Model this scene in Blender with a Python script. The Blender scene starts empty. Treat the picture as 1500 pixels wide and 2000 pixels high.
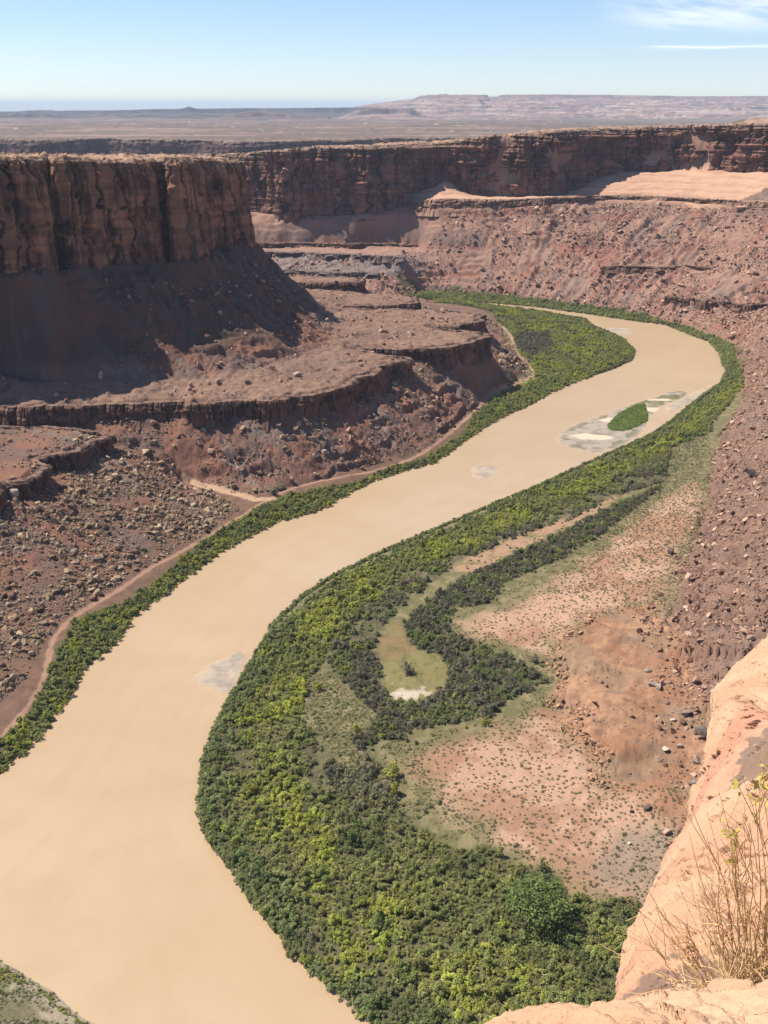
import bpy, bmesh, math, random
import numpy as np
from mathutils import Vector, Matrix

random.seed(7)
RNG = np.random.default_rng(11)
scene = bpy.context.scene
COL = scene.collection
PI = math.pi

# ------------------------------------------------------------------ camera, sky, sun, exposure
F = 2000.0                       # focal length in pixels of a 1500 x 2000 frame
H = 260.0                        # eye height above the river
PITCH = math.atan((1000 - 205) / F)
cam_d = bpy.data.cameras.new('camera')
cam_d.sensor_fit = 'VERTICAL'
cam_d.sensor_height = 36.0
cam_d.lens = 36.0
cam_d.clip_start = 0.1
cam_d.clip_end = 250000.0
cam = bpy.data.objects.new('camera', cam_d)
COL.objects.link(cam)
cam.location = (0, 0, H)
cam.rotation_euler = (PI / 2 - PITCH, 0, 0)
scene.camera = cam

SUN_AZ = (-0.94, 0.34)           # plan direction towards the sun
SUN_EL = math.radians(55)
_l = math.hypot(*SUN_AZ)
TO_SUN = Vector((SUN_AZ[0] / _l * math.cos(SUN_EL), SUN_AZ[1] / _l * math.cos(SUN_EL), math.sin(SUN_EL)))
sun_d = bpy.data.lights.new('sun', 'SUN')
sun_d.energy = 4.4
sun_d.angle = math.radians(0.53)
sun_d.color = (1.0, 0.94, 0.84)
sun = bpy.data.objects.new('sun', sun_d)
COL.objects.link(sun)
sun.rotation_euler = TO_SUN.to_track_quat('Z', 'Y').to_euler()
sun.location = (0, 0, 600)

world = bpy.data.worlds.new('World')
scene.world = world
world.use_nodes = True
SKY_STRENGTH = 0.063


class NT:
    """small helper to wire node trees"""
    def __init__(self, tree):
        self.t = tree
        self.n = tree.nodes
        self.l = tree.links

    def add(self, typ, **kw):
        nd = self.n.new(typ)
        for k, v in kw.items():
            setattr(nd, k, v)
        return nd

    def link(self, a, b):
        self.l.new(a, b)

    def math(self, op, a, b=None, c=None, clamp=False):
        nd = self.add('ShaderNodeMath', operation=op, use_clamp=clamp)
        for i, v in enumerate((a, b, c)):
            if v is None:
                continue
            if isinstance(v, (int, float)):
                nd.inputs[i].default_value = v
            else:
                self.link(v, nd.inputs[i])
        return nd.outputs[0]

    def smooth(self, v, a, b, lo=0.0, hi=1.0):
        nd = self.add('ShaderNodeMapRange', interpolation_type='SMOOTHSTEP')
        self.link(v, nd.inputs['Value'])
        nd.inputs['From Min'].default_value = a
        nd.inputs['From Max'].default_value = b
        nd.inputs['To Min'].default_value = lo
        nd.inputs['To Max'].default_value = hi
        return nd.outputs['Result']

    def noise(self, vec, scale, detail=3.0, rough=0.5):
        nd = self.add('ShaderNodeTexNoise')
        nd.inputs['Scale'].default_value = scale
        nd.inputs['Detail'].default_value = detail
        nd.inputs['Roughness'].default_value = rough
        if vec is not None:
            self.link(vec, nd.inputs['Vector'])
        return nd.outputs['Fac']

    def mix(self, fac, a, b, mode='MIX'):
        nd = self.add('ShaderNodeMix', data_type='RGBA', blend_type=mode)
        for sock, v in ((nd.inputs['Factor'], fac), (nd.inputs[6], a), (nd.inputs[7], b)):
            if isinstance(v, (int, float)):
                sock.default_value = v
            elif isinstance(v, tuple):
                sock.default_value = (*v[:3], 1)
            else:
                self.link(v, sock)
        return nd.outputs[2]


def build_world():
    g = NT(world.node_tree)
    g.n.clear()
    out = g.add('ShaderNodeOutputWorld')
    bg = g.add('ShaderNodeBackground')
    bg.inputs['Strength'].default_value = SKY_STRENGTH
    sky = g.add('ShaderNodeTexSky', sky_type='NISHITA')
    sky.sun_disc = False
    sky.sun_elevation = SUN_EL
    sky.sun_rotation = math.atan2(SUN_AZ[0], SUN_AZ[1])
    sky.altitude = 1400
    sky.air_density = 1.0
    sky.dust_density = 0.0
    sky.ozone_density = 1.6
    # a few wisps of cirrus, by direction in the sky
    tc = g.add('ShaderNodeTexCoord')
    sep = g.add('ShaderNodeSeparateXYZ')
    g.link(tc.outputs['Generated'], sep.inputs[0])
    x, y, z = sep.outputs
    ysafe = g.math('MAXIMUM', y, 0.02)
    u = g.math('DIVIDE', x, ysafe)
    w = g.math('DIVIDE', z, ysafe)
    cmb = g.add('ShaderNodeCombineXYZ')
    g.link(g.math('MULTIPLY', u, 9.0), cmb.inputs[0])
    g.link(g.math('ADD', g.math('MULTIPLY', w, 60.0), g.math('MULTIPLY', u, 6.0)), cmb.inputs[1])
    n1 = g.noise(cmb.outputs[0], 1.3, 6, 0.6)
    bankA = g.math('MULTIPLY', g.smooth(u, 0.17, 0.27), g.smooth(w, 0.054, 0.074))
    a = g.math('MULTIPLY', g.smooth(n1, 0.34, 0.62), bankA)
    cmb2 = g.add('ShaderNodeCombineXYZ')
    g.link(g.math('MULTIPLY', u, 14.0), cmb2.inputs[0])
    g.link(g.math('MULTIPLY', w, 260.0), cmb2.inputs[1])
    n2 = g.noise(cmb2.outputs[0], 1.0, 4, 0.6)
    wl = g.math('SUBTRACT', w, g.math('ADD', 0.0425, g.math('MULTIPLY', u, 0.018)))
    streak = g.math('SUBTRACT', 1.0, g.smooth(g.math('ABSOLUTE', wl), 0.0004, 0.0032))
    b = g.math('MULTIPLY', g.math('MULTIPLY', streak, g.smooth(u, 0.215, 0.25)), g.smooth(n2, 0.36, 0.66))
    c = g.math('MULTIPLY', g.math('MAXIMUM', g.math('MULTIPLY', a, 0.5), g.math('MULTIPLY', b, 0.6)), g.smooth(y, 0.05, 0.3))
    clear = g.mix(1.0, sky.outputs[0], (1.03, 1.09, 1.28), 'MULTIPLY')
    colr = g.mix(c, clear, (12.0, 12.0, 12.2))
    g.link(colr, bg.inputs['Color'])
    g.link(bg.outputs[0], out.inputs['Surface'])


build_world()
scene.view_settings.view_transform = 'Standard'
scene.view_settings.look = 'None'
scene.view_settings.gamma = 1.0
scene.view_settings.use_curve_mapping = False
scene.view_settings.exposure = 0.82
scene.cycles.max_bounces = 6
scene.cycles.diffuse_bounces = 1
scene.cycles.volume_bounces = 0
scene.cycles.use_denoising = True

# ------------------------------------------------------------------ noise
_P = RNG.permutation(256).astype(np.int64)
_PP = np.concatenate([_P, _P, _P])
_ang = RNG.uniform(0, 2 * PI, 256)
_G2 = np.stack([np.cos(_ang), np.sin(_ang)], 1)
_g3 = RNG.normal(size=(256, 3))
_G3 = _g3 / np.linalg.norm(_g3, axis=1)[:, None]


def _f(t):
    return t * t * t * (t * (t * 6 - 15) + 10)


def pn2(x, y):
    x = np.asarray(x, float); y = np.asarray(y, float)
    xi = np.floor(x).astype(np.int64); yi = np.floor(y).astype(np.int64)
    xf = x - xi; yf = y - yi
    xi &= 255; yi &= 255
    x1 = (xi + 1) & 255; y1 = (yi + 1) & 255
    def gr(a, b, dx, dy):
        h = _PP[_PP[a] + b]
        return _G2[h, 0] * dx + _G2[h, 1] * dy
    u = _f(xf); v = _f(yf)
    n00 = gr(xi, yi, xf, yf); n10 = gr(x1, yi, xf - 1, yf)
    n01 = gr(xi, y1, xf, yf - 1); n11 = gr(x1, y1, xf - 1, yf - 1)
    return 1.5 * ((n00 * (1 - u) + n10 * u) * (1 - v) + (n01 * (1 - u) + n11 * u) * v)


def pn3(x, y, z):
    xi = np.floor(x).astype(np.int64); yi = np.floor(y).astype(np.int64); zi = np.floor(z).astype(np.int64)
    xf = x - xi; yf = y - yi; zf = z - zi
    xi &= 255; yi &= 255; zi &= 255
    u = _f(xf); v = _f(yf); w = _f(zf)
    res = 0
    for i in (0, 1):
        for j in (0, 1):
            for k in (0, 1):
                h = _PP[_PP[_PP[(xi + i) & 255] + ((yi + j) & 255)] + ((zi + k) & 255)]
                gx = _G3[h]
                val = gx[..., 0] * (xf - i) + gx[..., 1] * (yf - j) + gx[..., 2] * (zf - k)
                res = res + val * (u if i else 1 - u) * (v if j else 1 - v) * (w if k else 1 - w)
    return 1.5 * res


def fbm2(x, y, octv=4, gain=0.5):
    a, f, r = 1.0, 1.0, 0.0
    for o in range(octv):
        r = r + a * pn2(x * f + 17.3 * o, y * f - 9.1 * o)
        a *= gain; f *= 2.03
    return r


def fbm3(x, y, z, octv=4, gain=0.5):
    a, f, r = 1.0, 1.0, 0.0
    for o in range(octv):
        r = r + a * pn3(x * f + 17.3 * o, y * f - 9.1 * o, z * f + 3.7 * o)
        a *= gain; f *= 2.03
    return r


def sst(x, a, b):
    t = np.clip((x - a) / (b - a), 0, 1)
    return t * t * (3 - 2 * t)


def mixc(a, b, t):
    t = np.asarray(t)[..., None]
    return a * (1 - t) + np.asarray(b) * t


def hash1(i, seed=0):
    i = np.asarray(i).astype(np.int64) + seed * 131
    return _PP[(_PP[i & 255] + (i >> 8)) & 255] / 255.0


# ------------------------------------------------------------------ places traced from the view, each laid on its own level
CP, SP = math.cos(PITCH), math.sin(PITCH)


def ray(px, py):
    a = (px - 750) / F; b = (1000 - py) / F
    return np.array([a, CP + b * SP, -SP + b * CP])


def U(pts, z):
    out = []
    for i, (px, py) in enumerate(pts):
        r = ray(px, py)
        zz = z[i] if hasattr(z, '__len__') else z
        out.append((r[0] * (zz - H) / r[2], r[1] * (zz - H) / r[2]))
    return np.array(out)


def zat(py, Y):
    """height of the point at forward distance Y that is seen on row py"""
    b = (1000 - py) / F
    return H + Y * (-SP + b * CP) / (CP + b * SP)


def xat(px, Y, z):
    depth = Y * CP - (z - H) * SP
    return (px - 750) / F * depth


def project(x, y, z):
    depth = y * CP - (z - H) * SP
    up = y * SP + (z - H) * CP
    return 750 + F * x / depth, 1000 - F * up / depth, depth


def resample(P, ds):
    P = np.asarray(P, float)
    L = np.concatenate([[0], np.cumsum(np.linalg.norm(np.diff(P[:, :2], axis=0), axis=1))])
    n = max(2, int(L[-1] / ds) + 1)
    s = np.linspace(0, L[-1], n)
    return np.stack([np.interp(s, L, P[:, k]) for k in range(P.shape[1])], 1), s


def smooth_line(P, it=2):
    """Chaikin corner cutting that keeps the ends"""
    P = np.asarray(P, float)
    for _ in range(it):
        a = P[:-1] * 0.75 + P[1:] * 0.25
        b = P[:-1] * 0.25 + P[1:] * 0.75
        Q = np.empty((2 * len(a), P.shape[1]))
        Q[0::2] = a; Q[1::2] = b
        P = np.concatenate([P[:1], Q, P[-1:]])
    return P


def normals2(P):
    """right-hand normals of a plan polyline (to the right when walking along it)"""
    T = np.gradient(P[:, :2], axis=0)
    T /= np.maximum(np.linalg.norm(T, axis=1), 1e-9)[:, None]
    return np.stack([T[:, 1], -T[:, 0]], 1)


def offset(P, d, sm=6):
    N = normals2(P)
    k = np.ones(2 * sm + 1) / (2 * sm + 1)
    N = np.stack([np.convolve(np.pad(N[:, i], sm, mode='edge'), k, 'valid') for i in (0, 1)], 1)
    N /= np.maximum(np.linalg.norm(N, axis=1), 0.3)[:, None]
    Q = np.array(P, float)
    Q[:, :2] += N * d
    return Q


def inside(x, y, poly):
    poly = np.asarray(poly, float)
    x = np.asarray(x, float); y = np.asarray(y, float)
    r = np.zeros(x.shape, bool)
    m = (x >= poly[:, 0].min()) & (x <= poly[:, 0].max()) & (y >= poly[:, 1].min()) & (y <= poly[:, 1].max())
    if not m.any():
        return r
    xs, ys = x[m], y[m]
    c = np.zeros(xs.shape, bool)
    x0, y0 = poly[-1]
    for x1, y1 in poly:
        if y0 != y1:
            c ^= ((y1 > ys) != (y0 > ys)) & (xs < (x0 - x1) * (ys - y1) / (y0 - y1) + x1)
        x0, y0 = x1, y1
    r[m] = c
    return r


def dist_poly(x, y, line, closed=False):
    """distance to a polyline and the arc length of the nearest point"""
    line = np.asarray(line, float)[:, :2]
    if closed:
        line = np.concatenate([line, line[:1]])
    x = np.asarray(x, float); y = np.asarray(y, float)
    best = np.full(x.shape, 1e18); arc = np.zeros(x.shape)
    s0 = 0.0
    for (ax, ay), (bx, by) in zip(line[:-1], line[1:]):
        dx, dy = bx - ax, by - ay
        L2 = dx * dx + dy * dy + 1e-12
        t = np.clip(((x - ax) * dx + (y - ay) * dy) / L2, 0, 1)
        d = (x - ax - t * dx) ** 2 + (y - ay - t * dy) ** 2
        m = d < best
        best = np.where(m, d, best)
        arc = np.where(m, s0 + t * math.sqrt(L2), arc)
        s0 += math.sqrt(L2)
    return np.sqrt(best), arc


def edged(x, y, poly, width=2.0, wob=2.5, scale=9.0):
    """soft, wobbly-edged membership of a plan polygon, 0..1"""
    poly = np.asarray(poly, float)
    x = np.asarray(x, float); y = np.asarray(y, float)
    out = np.zeros(x.shape)
    m = (x > poly[:, 0].min() - 12) & (x < poly[:, 0].max() + 12) & (y > poly[:, 1].min() - 12) & (y < poly[:, 1].max() + 12)
    if m.any():
        xs, ys = x[m], y[m]
        d, _ = dist_poly(xs, ys, poly, True)
        sd = np.where(inside(xs, ys, poly), d, -d) + wob * fbm2(xs / scale, ys / scale, 3)
        out[m] = sst(sd, -width, width)
    return out


left_bank_px = [(0, 1505), (75, 1435), (105, 1395), (150, 1335), (165, 1300), (235, 1245), (255, 1205), (330, 1150), (395, 1100), (455, 1060),
                (545, 1015), (600, 1000), (640, 985), (690, 955), (745, 930), (850, 900), (920, 850), (975, 815), (1020, 795), (1075, 765),
                (1120, 745), (1200, 720), (1236, 700), (1240, 686), (1220, 665), (1190, 650), (1160, 640), (1145, 625), (1100, 617), (1060, 610),
                (1000, 602), (950, 597), (915, 592)]
right_bank_px = [(930, 589), (960, 590), (1050, 598), (1150, 612), (1240, 625), (1300, 637), (1350, 650), (1385, 665), (1405, 690), (1408, 705), (1418, 725),
                 (1405, 750), (1370, 775), (1350, 790), (1300, 830), (1260, 855), (1190, 885), (1130, 912), (1060, 945), (1000, 970), (940, 995),
                 (880, 1020), (800, 1055), (720, 1090), (640, 1130), (580, 1170), (530, 1220), (500, 1270), (470, 1320), (440, 1375), (410, 1430),
                 (393, 1490), (383, 1560), (385, 1600), (400, 1640), (440, 1690), (490, 1760), (560, 1850), (640, 1930), (730, 2000), (850, 2100)]
LB = np.concatenate([[(-520, 250), (-300, 292), (-200, 330)], U(left_bank_px, 0)])
RB = np.concatenate([U(right_bank_px, 0), [(40, 150), (55, 60)]])
CORNER = np.concatenate([[(-520, 215), (-300, 255), (-180, 268)], U([(-100, 1830), (0, 1876), (35, 1893), (62, 1912), (100, 1936), (140, 1972), (185, 2000)], 0), [(-62, 205), (-25, 150), (0, 60)]])
RIVER = np.concatenate([LB, RB, [(0, 60)], CORNER[::-1]])
ROAD_PX = [(-60, 1500), (0, 1440), (40, 1400), (85, 1335), (95, 1280), (105, 1240), (160, 1192), (230, 1155), (290, 1112), (340, 1085), (400, 1052), (450, 1020),
           (505, 988), (540, 965), (600, 945), (680, 930), (760, 910), (830, 885), (895, 832), (930, 800), (960, 770)]
ROAD = smooth_line(U(ROAD_PX, 4), 2)
PATH2 = smooth_line(U([(960, 770), (1000, 752), (1045, 733), (1035, 715), (1012, 695), (1003, 670), (995, 650), (975, 630)], 4), 2)
WASH = U([(360, 945), (400, 952), (450, 962), (500, 975), (530, 972)], 5)

LEDGE_Z = 54.0
_tip = lambda px, z=LEDGE_Z: U(px, z)
LEDGE = np.concatenate([
    _tip([(-420, 806), (-200, 800), (0, 795), (60, 797), (100, 795), (180, 790), (250, 792), (330, 788), (400, 790), (480, 783), (530, 784), (560, 780), (600, 772), (640, 766),
          (680, 757), (693, 744), (740, 726), (765, 712), (790, 704), (803, 699)]),
    [(14, 893), (-6, 905), (-22, 916)],
    _tip([(715, 680), (760, 683), (800, 683), (870, 678), (905, 674), (930, 668), (955, 656)]),
    [(101, 996), (80, 1003), (60, 1010), (42, 1019)],
    _tip([(842, 638), (880, 639), (930, 632), (943, 624), (947, 616)]),
    [(103, 1096), (70, 1108), (20, 1114), (-34, 1120), (-48, 1128)],
    _tip([(690, 597), (750, 598), (790, 595), (815, 591), (826, 584)]),
    [(38, 1196), (0, 1210), (-50, 1228), (-110, 1248), (-150, 1270)],
    _tip([(560, 552), (590, 553), (640, 554), (700, 550), (716, 547)]),
    [(-18, 1330), (-60, 1345), (-140, 1352), (-250, 1350), (-420, 1330), (-520, 1320)]])


def wiggle(P, a1, a2, seed):
    Q, q = resample(P, 3.0)
    n = normals2(Q)
    w = a1 * fbm2(q / 26.0 + seed, q * 0, 2) + a2 * fbm2(q / 8.0 + seed, q * 0 + 4, 2)
    w *= np.minimum(1, np.minimum(q, q[-1] - q) / 20)
    Q = np.array(Q)
    Q[:, :2] += n * w[:, None]
    return Q


LEDGE = wiggle(smooth_line(LEDGE, 1), 4.5, 2.2, 3.3)
LEDGE_H = 13.0 + 5.0 * fbm2(np.arange(len(LEDGE)) * 3.0 / 38.0, np.zeros(len(LEDGE)) + 9, 3)
SPUR_Z = 41.0
SPUR = wiggle(smooth_line(np.concatenate([[(-420, 480), (-330, 520)], U([(-60, 985), (0, 961), (22, 949), (60, 938), (73, 925), (91, 911), (80, 897), (108, 888), (142, 884), (175, 869), (210, 853), (216, 848)], SPUR_Z),
                                   [(-200, 706), (-215, 716), (-250, 722), (-300, 728)]]), 1), 3.5, 2.0, 8.1)
SPUR_H = 11.0 + 4.5 * fbm2(np.arange(len(SPUR)) * 3.0 / 30.0, np.zeros(len(SPUR)) + 2, 3)

# butte wall: column, rim row, foot row, distance
BUTTE_V = [(-420, 308, 560, 762), (-150, 310, 552, 778), (-20, 312, 547, 796), (55, 311, 543, 812), (100, 312, 541, 828), (112, 313, 540, 852), (124, 313, 540, 858), (134, 314, 537, 840), (200, 315, 530, 866), (270, 318, 526, 888),
           (313, 318, 526, 898), (319, 317, 524, 930), (326, 316, 522, 958), (338, 316, 522, 960), (344, 316, 522, 935), (349, 316, 522, 905), (385, 314, 516, 934), (402, 314, 512, 948), (409, 312, 493, 1010), (450, 316, 490, 1030), (472, 318, 491, 1042)]
FARWALL_V = [(300, 306, 415, 1760), (400, 304, 414, 1730), (478, 303, 413, 1700), (500, 298, 414, 1692), (540, 296, 418, 1672), (600, 290, 421, 1660), (640, 290, 422, 1652), (680, 291, 420, 1655), (700, 288, 418, 1645), (740, 288, 414, 1650),
             (790, 285, 402, 1655), (805, 284, 380, 1680), (850, 281, 364, 1694), (866, 280, 352, 1690), (880, 278, 356, 1696), (900, 276, 372, 1690), (940, 268, 382, 1668), (1000, 265, 385, 1650), (1040, 262, 383, 1645), (1090, 259, 382, 1640), (1110, 258, 376, 1666),
             (1150, 255, 356, 1700), (1185, 253, 342, 1722), (1205, 252, 336, 1728), (1240, 251, 335, 1728), (1300, 249, 336, 1712), (1312, 248, 334, 1722), (1400, 246, 334, 1672), (1440, 245, 336, 1648), (1500, 243, 336, 1618),
             (1560, 241, 338, 1580), (1640, 238, 340, 1510), (1760, 234, 345, 1370), (1900, 228, 352, 1200)]
LIP_V = [(790, 400, 409, 1660), (815, 394, 408, 1636), (860, 388, 406, 1622), (930, 390, 406, 1618), (1000, 390, 406, 1612), (1060, 387, 400, 1612), (1110, 383, 396, 1620), (1180, 382, 391, 1630), (1250, 382, 390, 1628),
         (1330, 385, 393, 1602), (1400, 390, 399, 1572), (1440, 392, 404, 1552), (1500, 394, 406, 1524), (1560, 396, 408, 1490), (1640, 400, 414, 1425), (1760, 406, 422, 1290), (1900, 412, 430, 1120)]


def wall_line(V):
    out = []
    for px, yt, yb, Y in V:
        zb = zat(yb, Y)
        out.append((xat(px, Y, zb), Y, zb, zat(yt, Y)))
    return np.array(out)


BUTTE = wall_line(BUTTE_V)
_bz = BUTTE[-1, 2:]
BUTTE = np.concatenate([BUTTE, [(-133, 1062, *_bz), (-150, 1110, *_bz), (-200, 1165, *_bz), (-300, 1200, *_bz), (-420, 1215, *_bz), (-520, 1210, *_bz)]])
FARWALL = wall_line(FARWALL_V)
LIP = wall_line(LIP_V)


def flat_line(px, ys, z, h):
    P = U([(a, b) for a, b in zip(px, ys)], z)
    return np.concatenate([P, np.full((len(P), 1), z - h), np.full((len(P), 1), z)], 1)


MIDS = [
    flat_line([380, 490, 540, 600, 660, 720, 770, 815], [474, 473, 475, 474, 477, 475, 476, 478], 62, 8),
    flat_line([380, 490, 560, 620, 690, 740, 790], [490, 491, 492, 494, 497, 500, 502], 54, 4.5),
    flat_line([480, 560, 630, 660, 700, 740], [526, 528, 531, 533, 532, 534], 33, 7),
    flat_line([1298, 1312, 1335, 1362, 1378, 1400, 1432, 1460, 1500, 1580], [577, 580, 583, 583, 590, 586, 592, 596, 594, 596], 27, 11),
    flat_line([1180, 1230, 1290, 1340, 1400], [521, 519, 523, 518, 522], 53, 5),
]

MIDS = [wiggle(m_, 6.0, 2.5, 5.0 + 3.7 * i_) for i_, m_ in enumerate(MIDS)]
for m_ in MIDS:
    m_[:, 2] = m_[:, 3] - (m_[:, 3] - m_[:, 2]) * np.clip(0.75 + 1.1 * fbm2(np.arange(len(m_)) / 9.0, np.zeros(len(m_)) + m_[0, 0], 2), 0.12, 1.3)

# ------------------------------------------------------------------ the land: a height grid laid through all those levels
GX0, GX1, GY0, GY1, CELL = -560.0, 800.0, 60.0, 2120.0, 3.0
cons = []          # (points (n,2), z array)


def con(P, z, ds=1.4):
    P = np.asarray(P, float)
    z = np.broadcast_to(np.asarray(z, float), (len(P),))
    Q, _ = resample(np.concatenate([P[:, :2], z[:, None]], 1), ds)
    cons.append(Q)


def con_cliff(L4, inset_top, inset_base):
    """L4: x, y, zbase, ztop walking with the open side on the right"""
    Q, _ = resample(L4, 3.0)
    T = offset(Q, -inset_top); B = offset(Q, -inset_base)
    if inset_base < 0:
        for k in (4, 0, 0.5 * inset_base):
            con(offset(Q, -k)[:, :2], Q[:, 2])
    con(T[:, :2], T[:, 3]); con(B[:, :2], B[:, 2])


def const4(P, zt, h):
    P = np.asarray(P)[:, :2]
    hb = np.broadcast_to(np.asarray(h, float), (len(P),))[:, None]
    return np.concatenate([P, zt - hb, np.full((len(P), 1), zt)], 1)


con_cliff(const4(LEDGE, LEDGE_Z, LEDGE_H), 6.5, 1.2)
con_cliff(const4(SPUR, SPUR_Z, SPUR_H), 6.5, 1.2)
con_cliff(BUTTE + np.array([0, 0, 5.0, 0]), 15, -7)
con_cliff(FARWALL, 15, -11)
con_cliff(LIP, 7, -4)
for m_ in MIDS:
    con_cliff(m_, 7, 1.2)
_fw, _ = resample(FARWALL, 5.0)
con(offset(_fw, -80)[:, :2], offset(_fw, -80)[:, 3] - 1)
_left = _fw[_fw[:, 0] < 250]
con(offset(_left, -130)[:, :2], 95)
# banks, flats, tracks
for L_, sgn in ((LB, -1), (RB, -1), (CORNER, 1)):
    Q, _ = resample(L_, 3.0)
    con(Q, 0.15)
    con(offset(Q, 5.0 * sgn), 1.7)
    con(offset(Q, 10.0 * sgn), 2.3)
con(ROAD, 4.0); con(offset(resample(ROAD, 3)[0], 3.0), 4.0)
con(PATH2, 3.6)
con(WASH, 4.6)
TOE = np.concatenate([U([(1440, 712), (1462, 735), (1455, 780), (1405, 850), (1385, 930), (1375, 1000), (1345, 1080), (1325, 1150), (1290, 1230), (1320, 1300), (1372, 1400), (1385, 1500)], 7), [(122, 310), (105, 262), (82, 215), (62, 160), (60, 90)]])
con(TOE, np.linspace(6, 8, len(TOE)))
con(U([(1350, 880), (1260, 990), (1150, 1090), (1060, 1170), (1010, 1240), (1070, 1300), (1050, 1400), (1000, 1480), (1000, 1600), (1050, 1690), (1180, 1740)], 3.4), 3.4)
RU = np.concatenate([U([(1500, 640), (1500, 700), (1500, 800), (1500, 1000), (1500, 1200)], 30), [(182, 350), (165, 280), (140, 215), (110, 150), (105, 90)]])
con(RU, [36, 32, 30, 30, 27, 30, 34, 38, 45, 50])
con(RU + np.array([70, 20]), 75)
con(RU + np.array([150, 40]), 120)
TTOE = np.concatenate([U([(-300, 740), (-100, 740), (0, 742), (150, 748), (290, 746), (450, 735), (540, 716), (610, 690), (650, 660), (640, 620), (618, 588)], 60), [(-95, 1210), (-160, 1285), (-300, 1300), (-520, 1290)]])
con(TTOE, 60)
con([(-160, 948), (-140, 927), (-116, 905), (-96, 888), (-80, 873)], [124, 113, 95, 78, 64])
con([(-560, 1420), (-300, 1440), (-120, 1450), (40, 1468), (120, 1470)], [2, 2, 2, 1.5, 1])

con(U([(815, 572), (900, 575), (1000, 583), (1150, 602), (1250, 617), (1300, 630), (1350, 640), (1400, 652), (1440, 676)], 4), 4)
GRID_OUT = {}


def solve_grid():
    pts = np.concatenate(cons)
    nx0 = int((GX1 - GX0) / CELL) + 1; ny0 = int((GY1 - GY0) / CELL) + 1
    Z = None
    for lev in (16, 8, 4, 2, 1):
        c = CELL * lev
        nx = int(math.ceil((GX1 - GX0) / c)) + 1; ny = int(math.ceil((GY1 - GY0) / c)) + 1
        ix = np.rint((pts[:, 0] - GX0) / c).astype(int); iy = np.rint((pts[:, 1] - GY0) / c).astype(int)
        ok = (ix >= 0) & (ix < nx) & (iy >= 0) & (iy < ny)
        acc = np.zeros((ny, nx)); cnt = np.zeros((ny, nx))
        np.add.at(acc, (iy[ok], ix[ok]), pts[ok, 2]); np.add.at(cnt, (iy[ok], ix[ok]), 1)
        gx, gy = np.meshgrid(GX0 + c * np.arange(nx), GY0 + c * np.arange(ny))
        wet = inside(gx, gy, RIVER) & (cnt == 0)
        fixed = (cnt > 0) | wet
        val = np.where(cnt > 0, acc / np.maximum(cnt, 1), -1.8)
        if Z is None:
            Z = np.full((ny, nx), 40.0)
        else:
            py, px = Z.shape
            fx = np.clip(np.arange(nx) / 2.0, 0, px - 1.001); fy = np.clip(np.arange(ny) / 2.0, 0, py - 1.001)
            i0 = fx.astype(int); j0 = fy.astype(int); tx = (fx - i0)[None, :]; ty = (fy - j0)[:, None]
            Z = (Z[j0][:, i0] * (1 - tx) + Z[j0][:, i0 + 1] * tx) * (1 - ty) + (Z[j0 + 1][:, i0] * (1 - tx) + Z[j0 + 1][:, i0 + 1] * tx) * ty
        Z[fixed] = val[fixed]
        par = (np.add.outer(np.arange(ny), np.arange(nx)) % 2)
        om = 1.85
        free = [(~fixed) & (par == k) for k in (0, 1)]
        for it in range({16: 400, 8: 200, 4: 120, 2: 90, 1: 70}[lev]):
            for k in (0, 1):
                Pd = np.pad(Z, 1, mode='edge')
                avg = 0.25 * (Pd[:-2, 1:-1] + Pd[2:, 1:-1] + Pd[1:-1, :-2] + Pd[1:-1, 2:])
                Z = np.where(free[k], Z + om * (avg - Z), Z)
    for _ in range(2):                       # soften the creases along the traced levels
        Pd = np.pad(Z, 1, mode='edge')
        avg = 0.25 * (Pd[:-2, 1:-1] + Pd[2:, 1:-1] + Pd[1:-1, :-2] + Pd[1:-1, 2:])
        Z = np.where(np.abs(avg - Z) < 1.5, 0.5 * Z + 0.5 * avg, Z)
    gx, gy = np.meshgrid(GX0 + CELL * np.arange(Z.shape[1]), GY0 + CELL * np.arange(Z.shape[0]))
    sy, sx = np.gradient(Z, CELL)
    GRID_OUT.update(Z=Z, slope=np.hypot(sx, sy))
    _, aR = dist_poly(gx, gy, RB); dL, aL = dist_poly(gx, gy, LB); dB, aB = dist_poly(gx, gy, BUTTE)
    right = (~inside(gx, gy, np.concatenate([LB, [(60, 1470), (-900, 1480), (-900, 250)]])))
    arc = np.where(right, aR, np.where(Z > 56, aB + 3000, aL + 6000))
    GRID_OUT.update(arc=arc, right=right.astype(float), dB=dB)


solve_grid()


def gsample(key, x, y, nearest=False):
    A = GRID_OUT[key]
    fx = np.clip((np.asarray(x) - GX0) / CELL, 0, A.shape[1] - 1.001); fy = np.clip((np.asarray(y) - GY0) / CELL, 0, A.shape[0] - 1.001)
    if nearest:
        return A[np.rint(fy).astype(int), np.rint(fx).astype(int)]
    i = fx.astype(int); j = fy.astype(int); tx = fx - i; ty = fy - j
    return (A[j, i] * (1 - tx) + A[j, i + 1] * tx) * (1 - ty) + (A[j + 1, i] * (1 - tx) + A[j + 1, i + 1] * tx) * ty


def far_rim_y(x):
    return 3480 + 150 * np.sin(x / 330.0) + 90 * np.sin(x / 137.0 + 1) + 40 * np.sin(x / 53.0)


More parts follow.
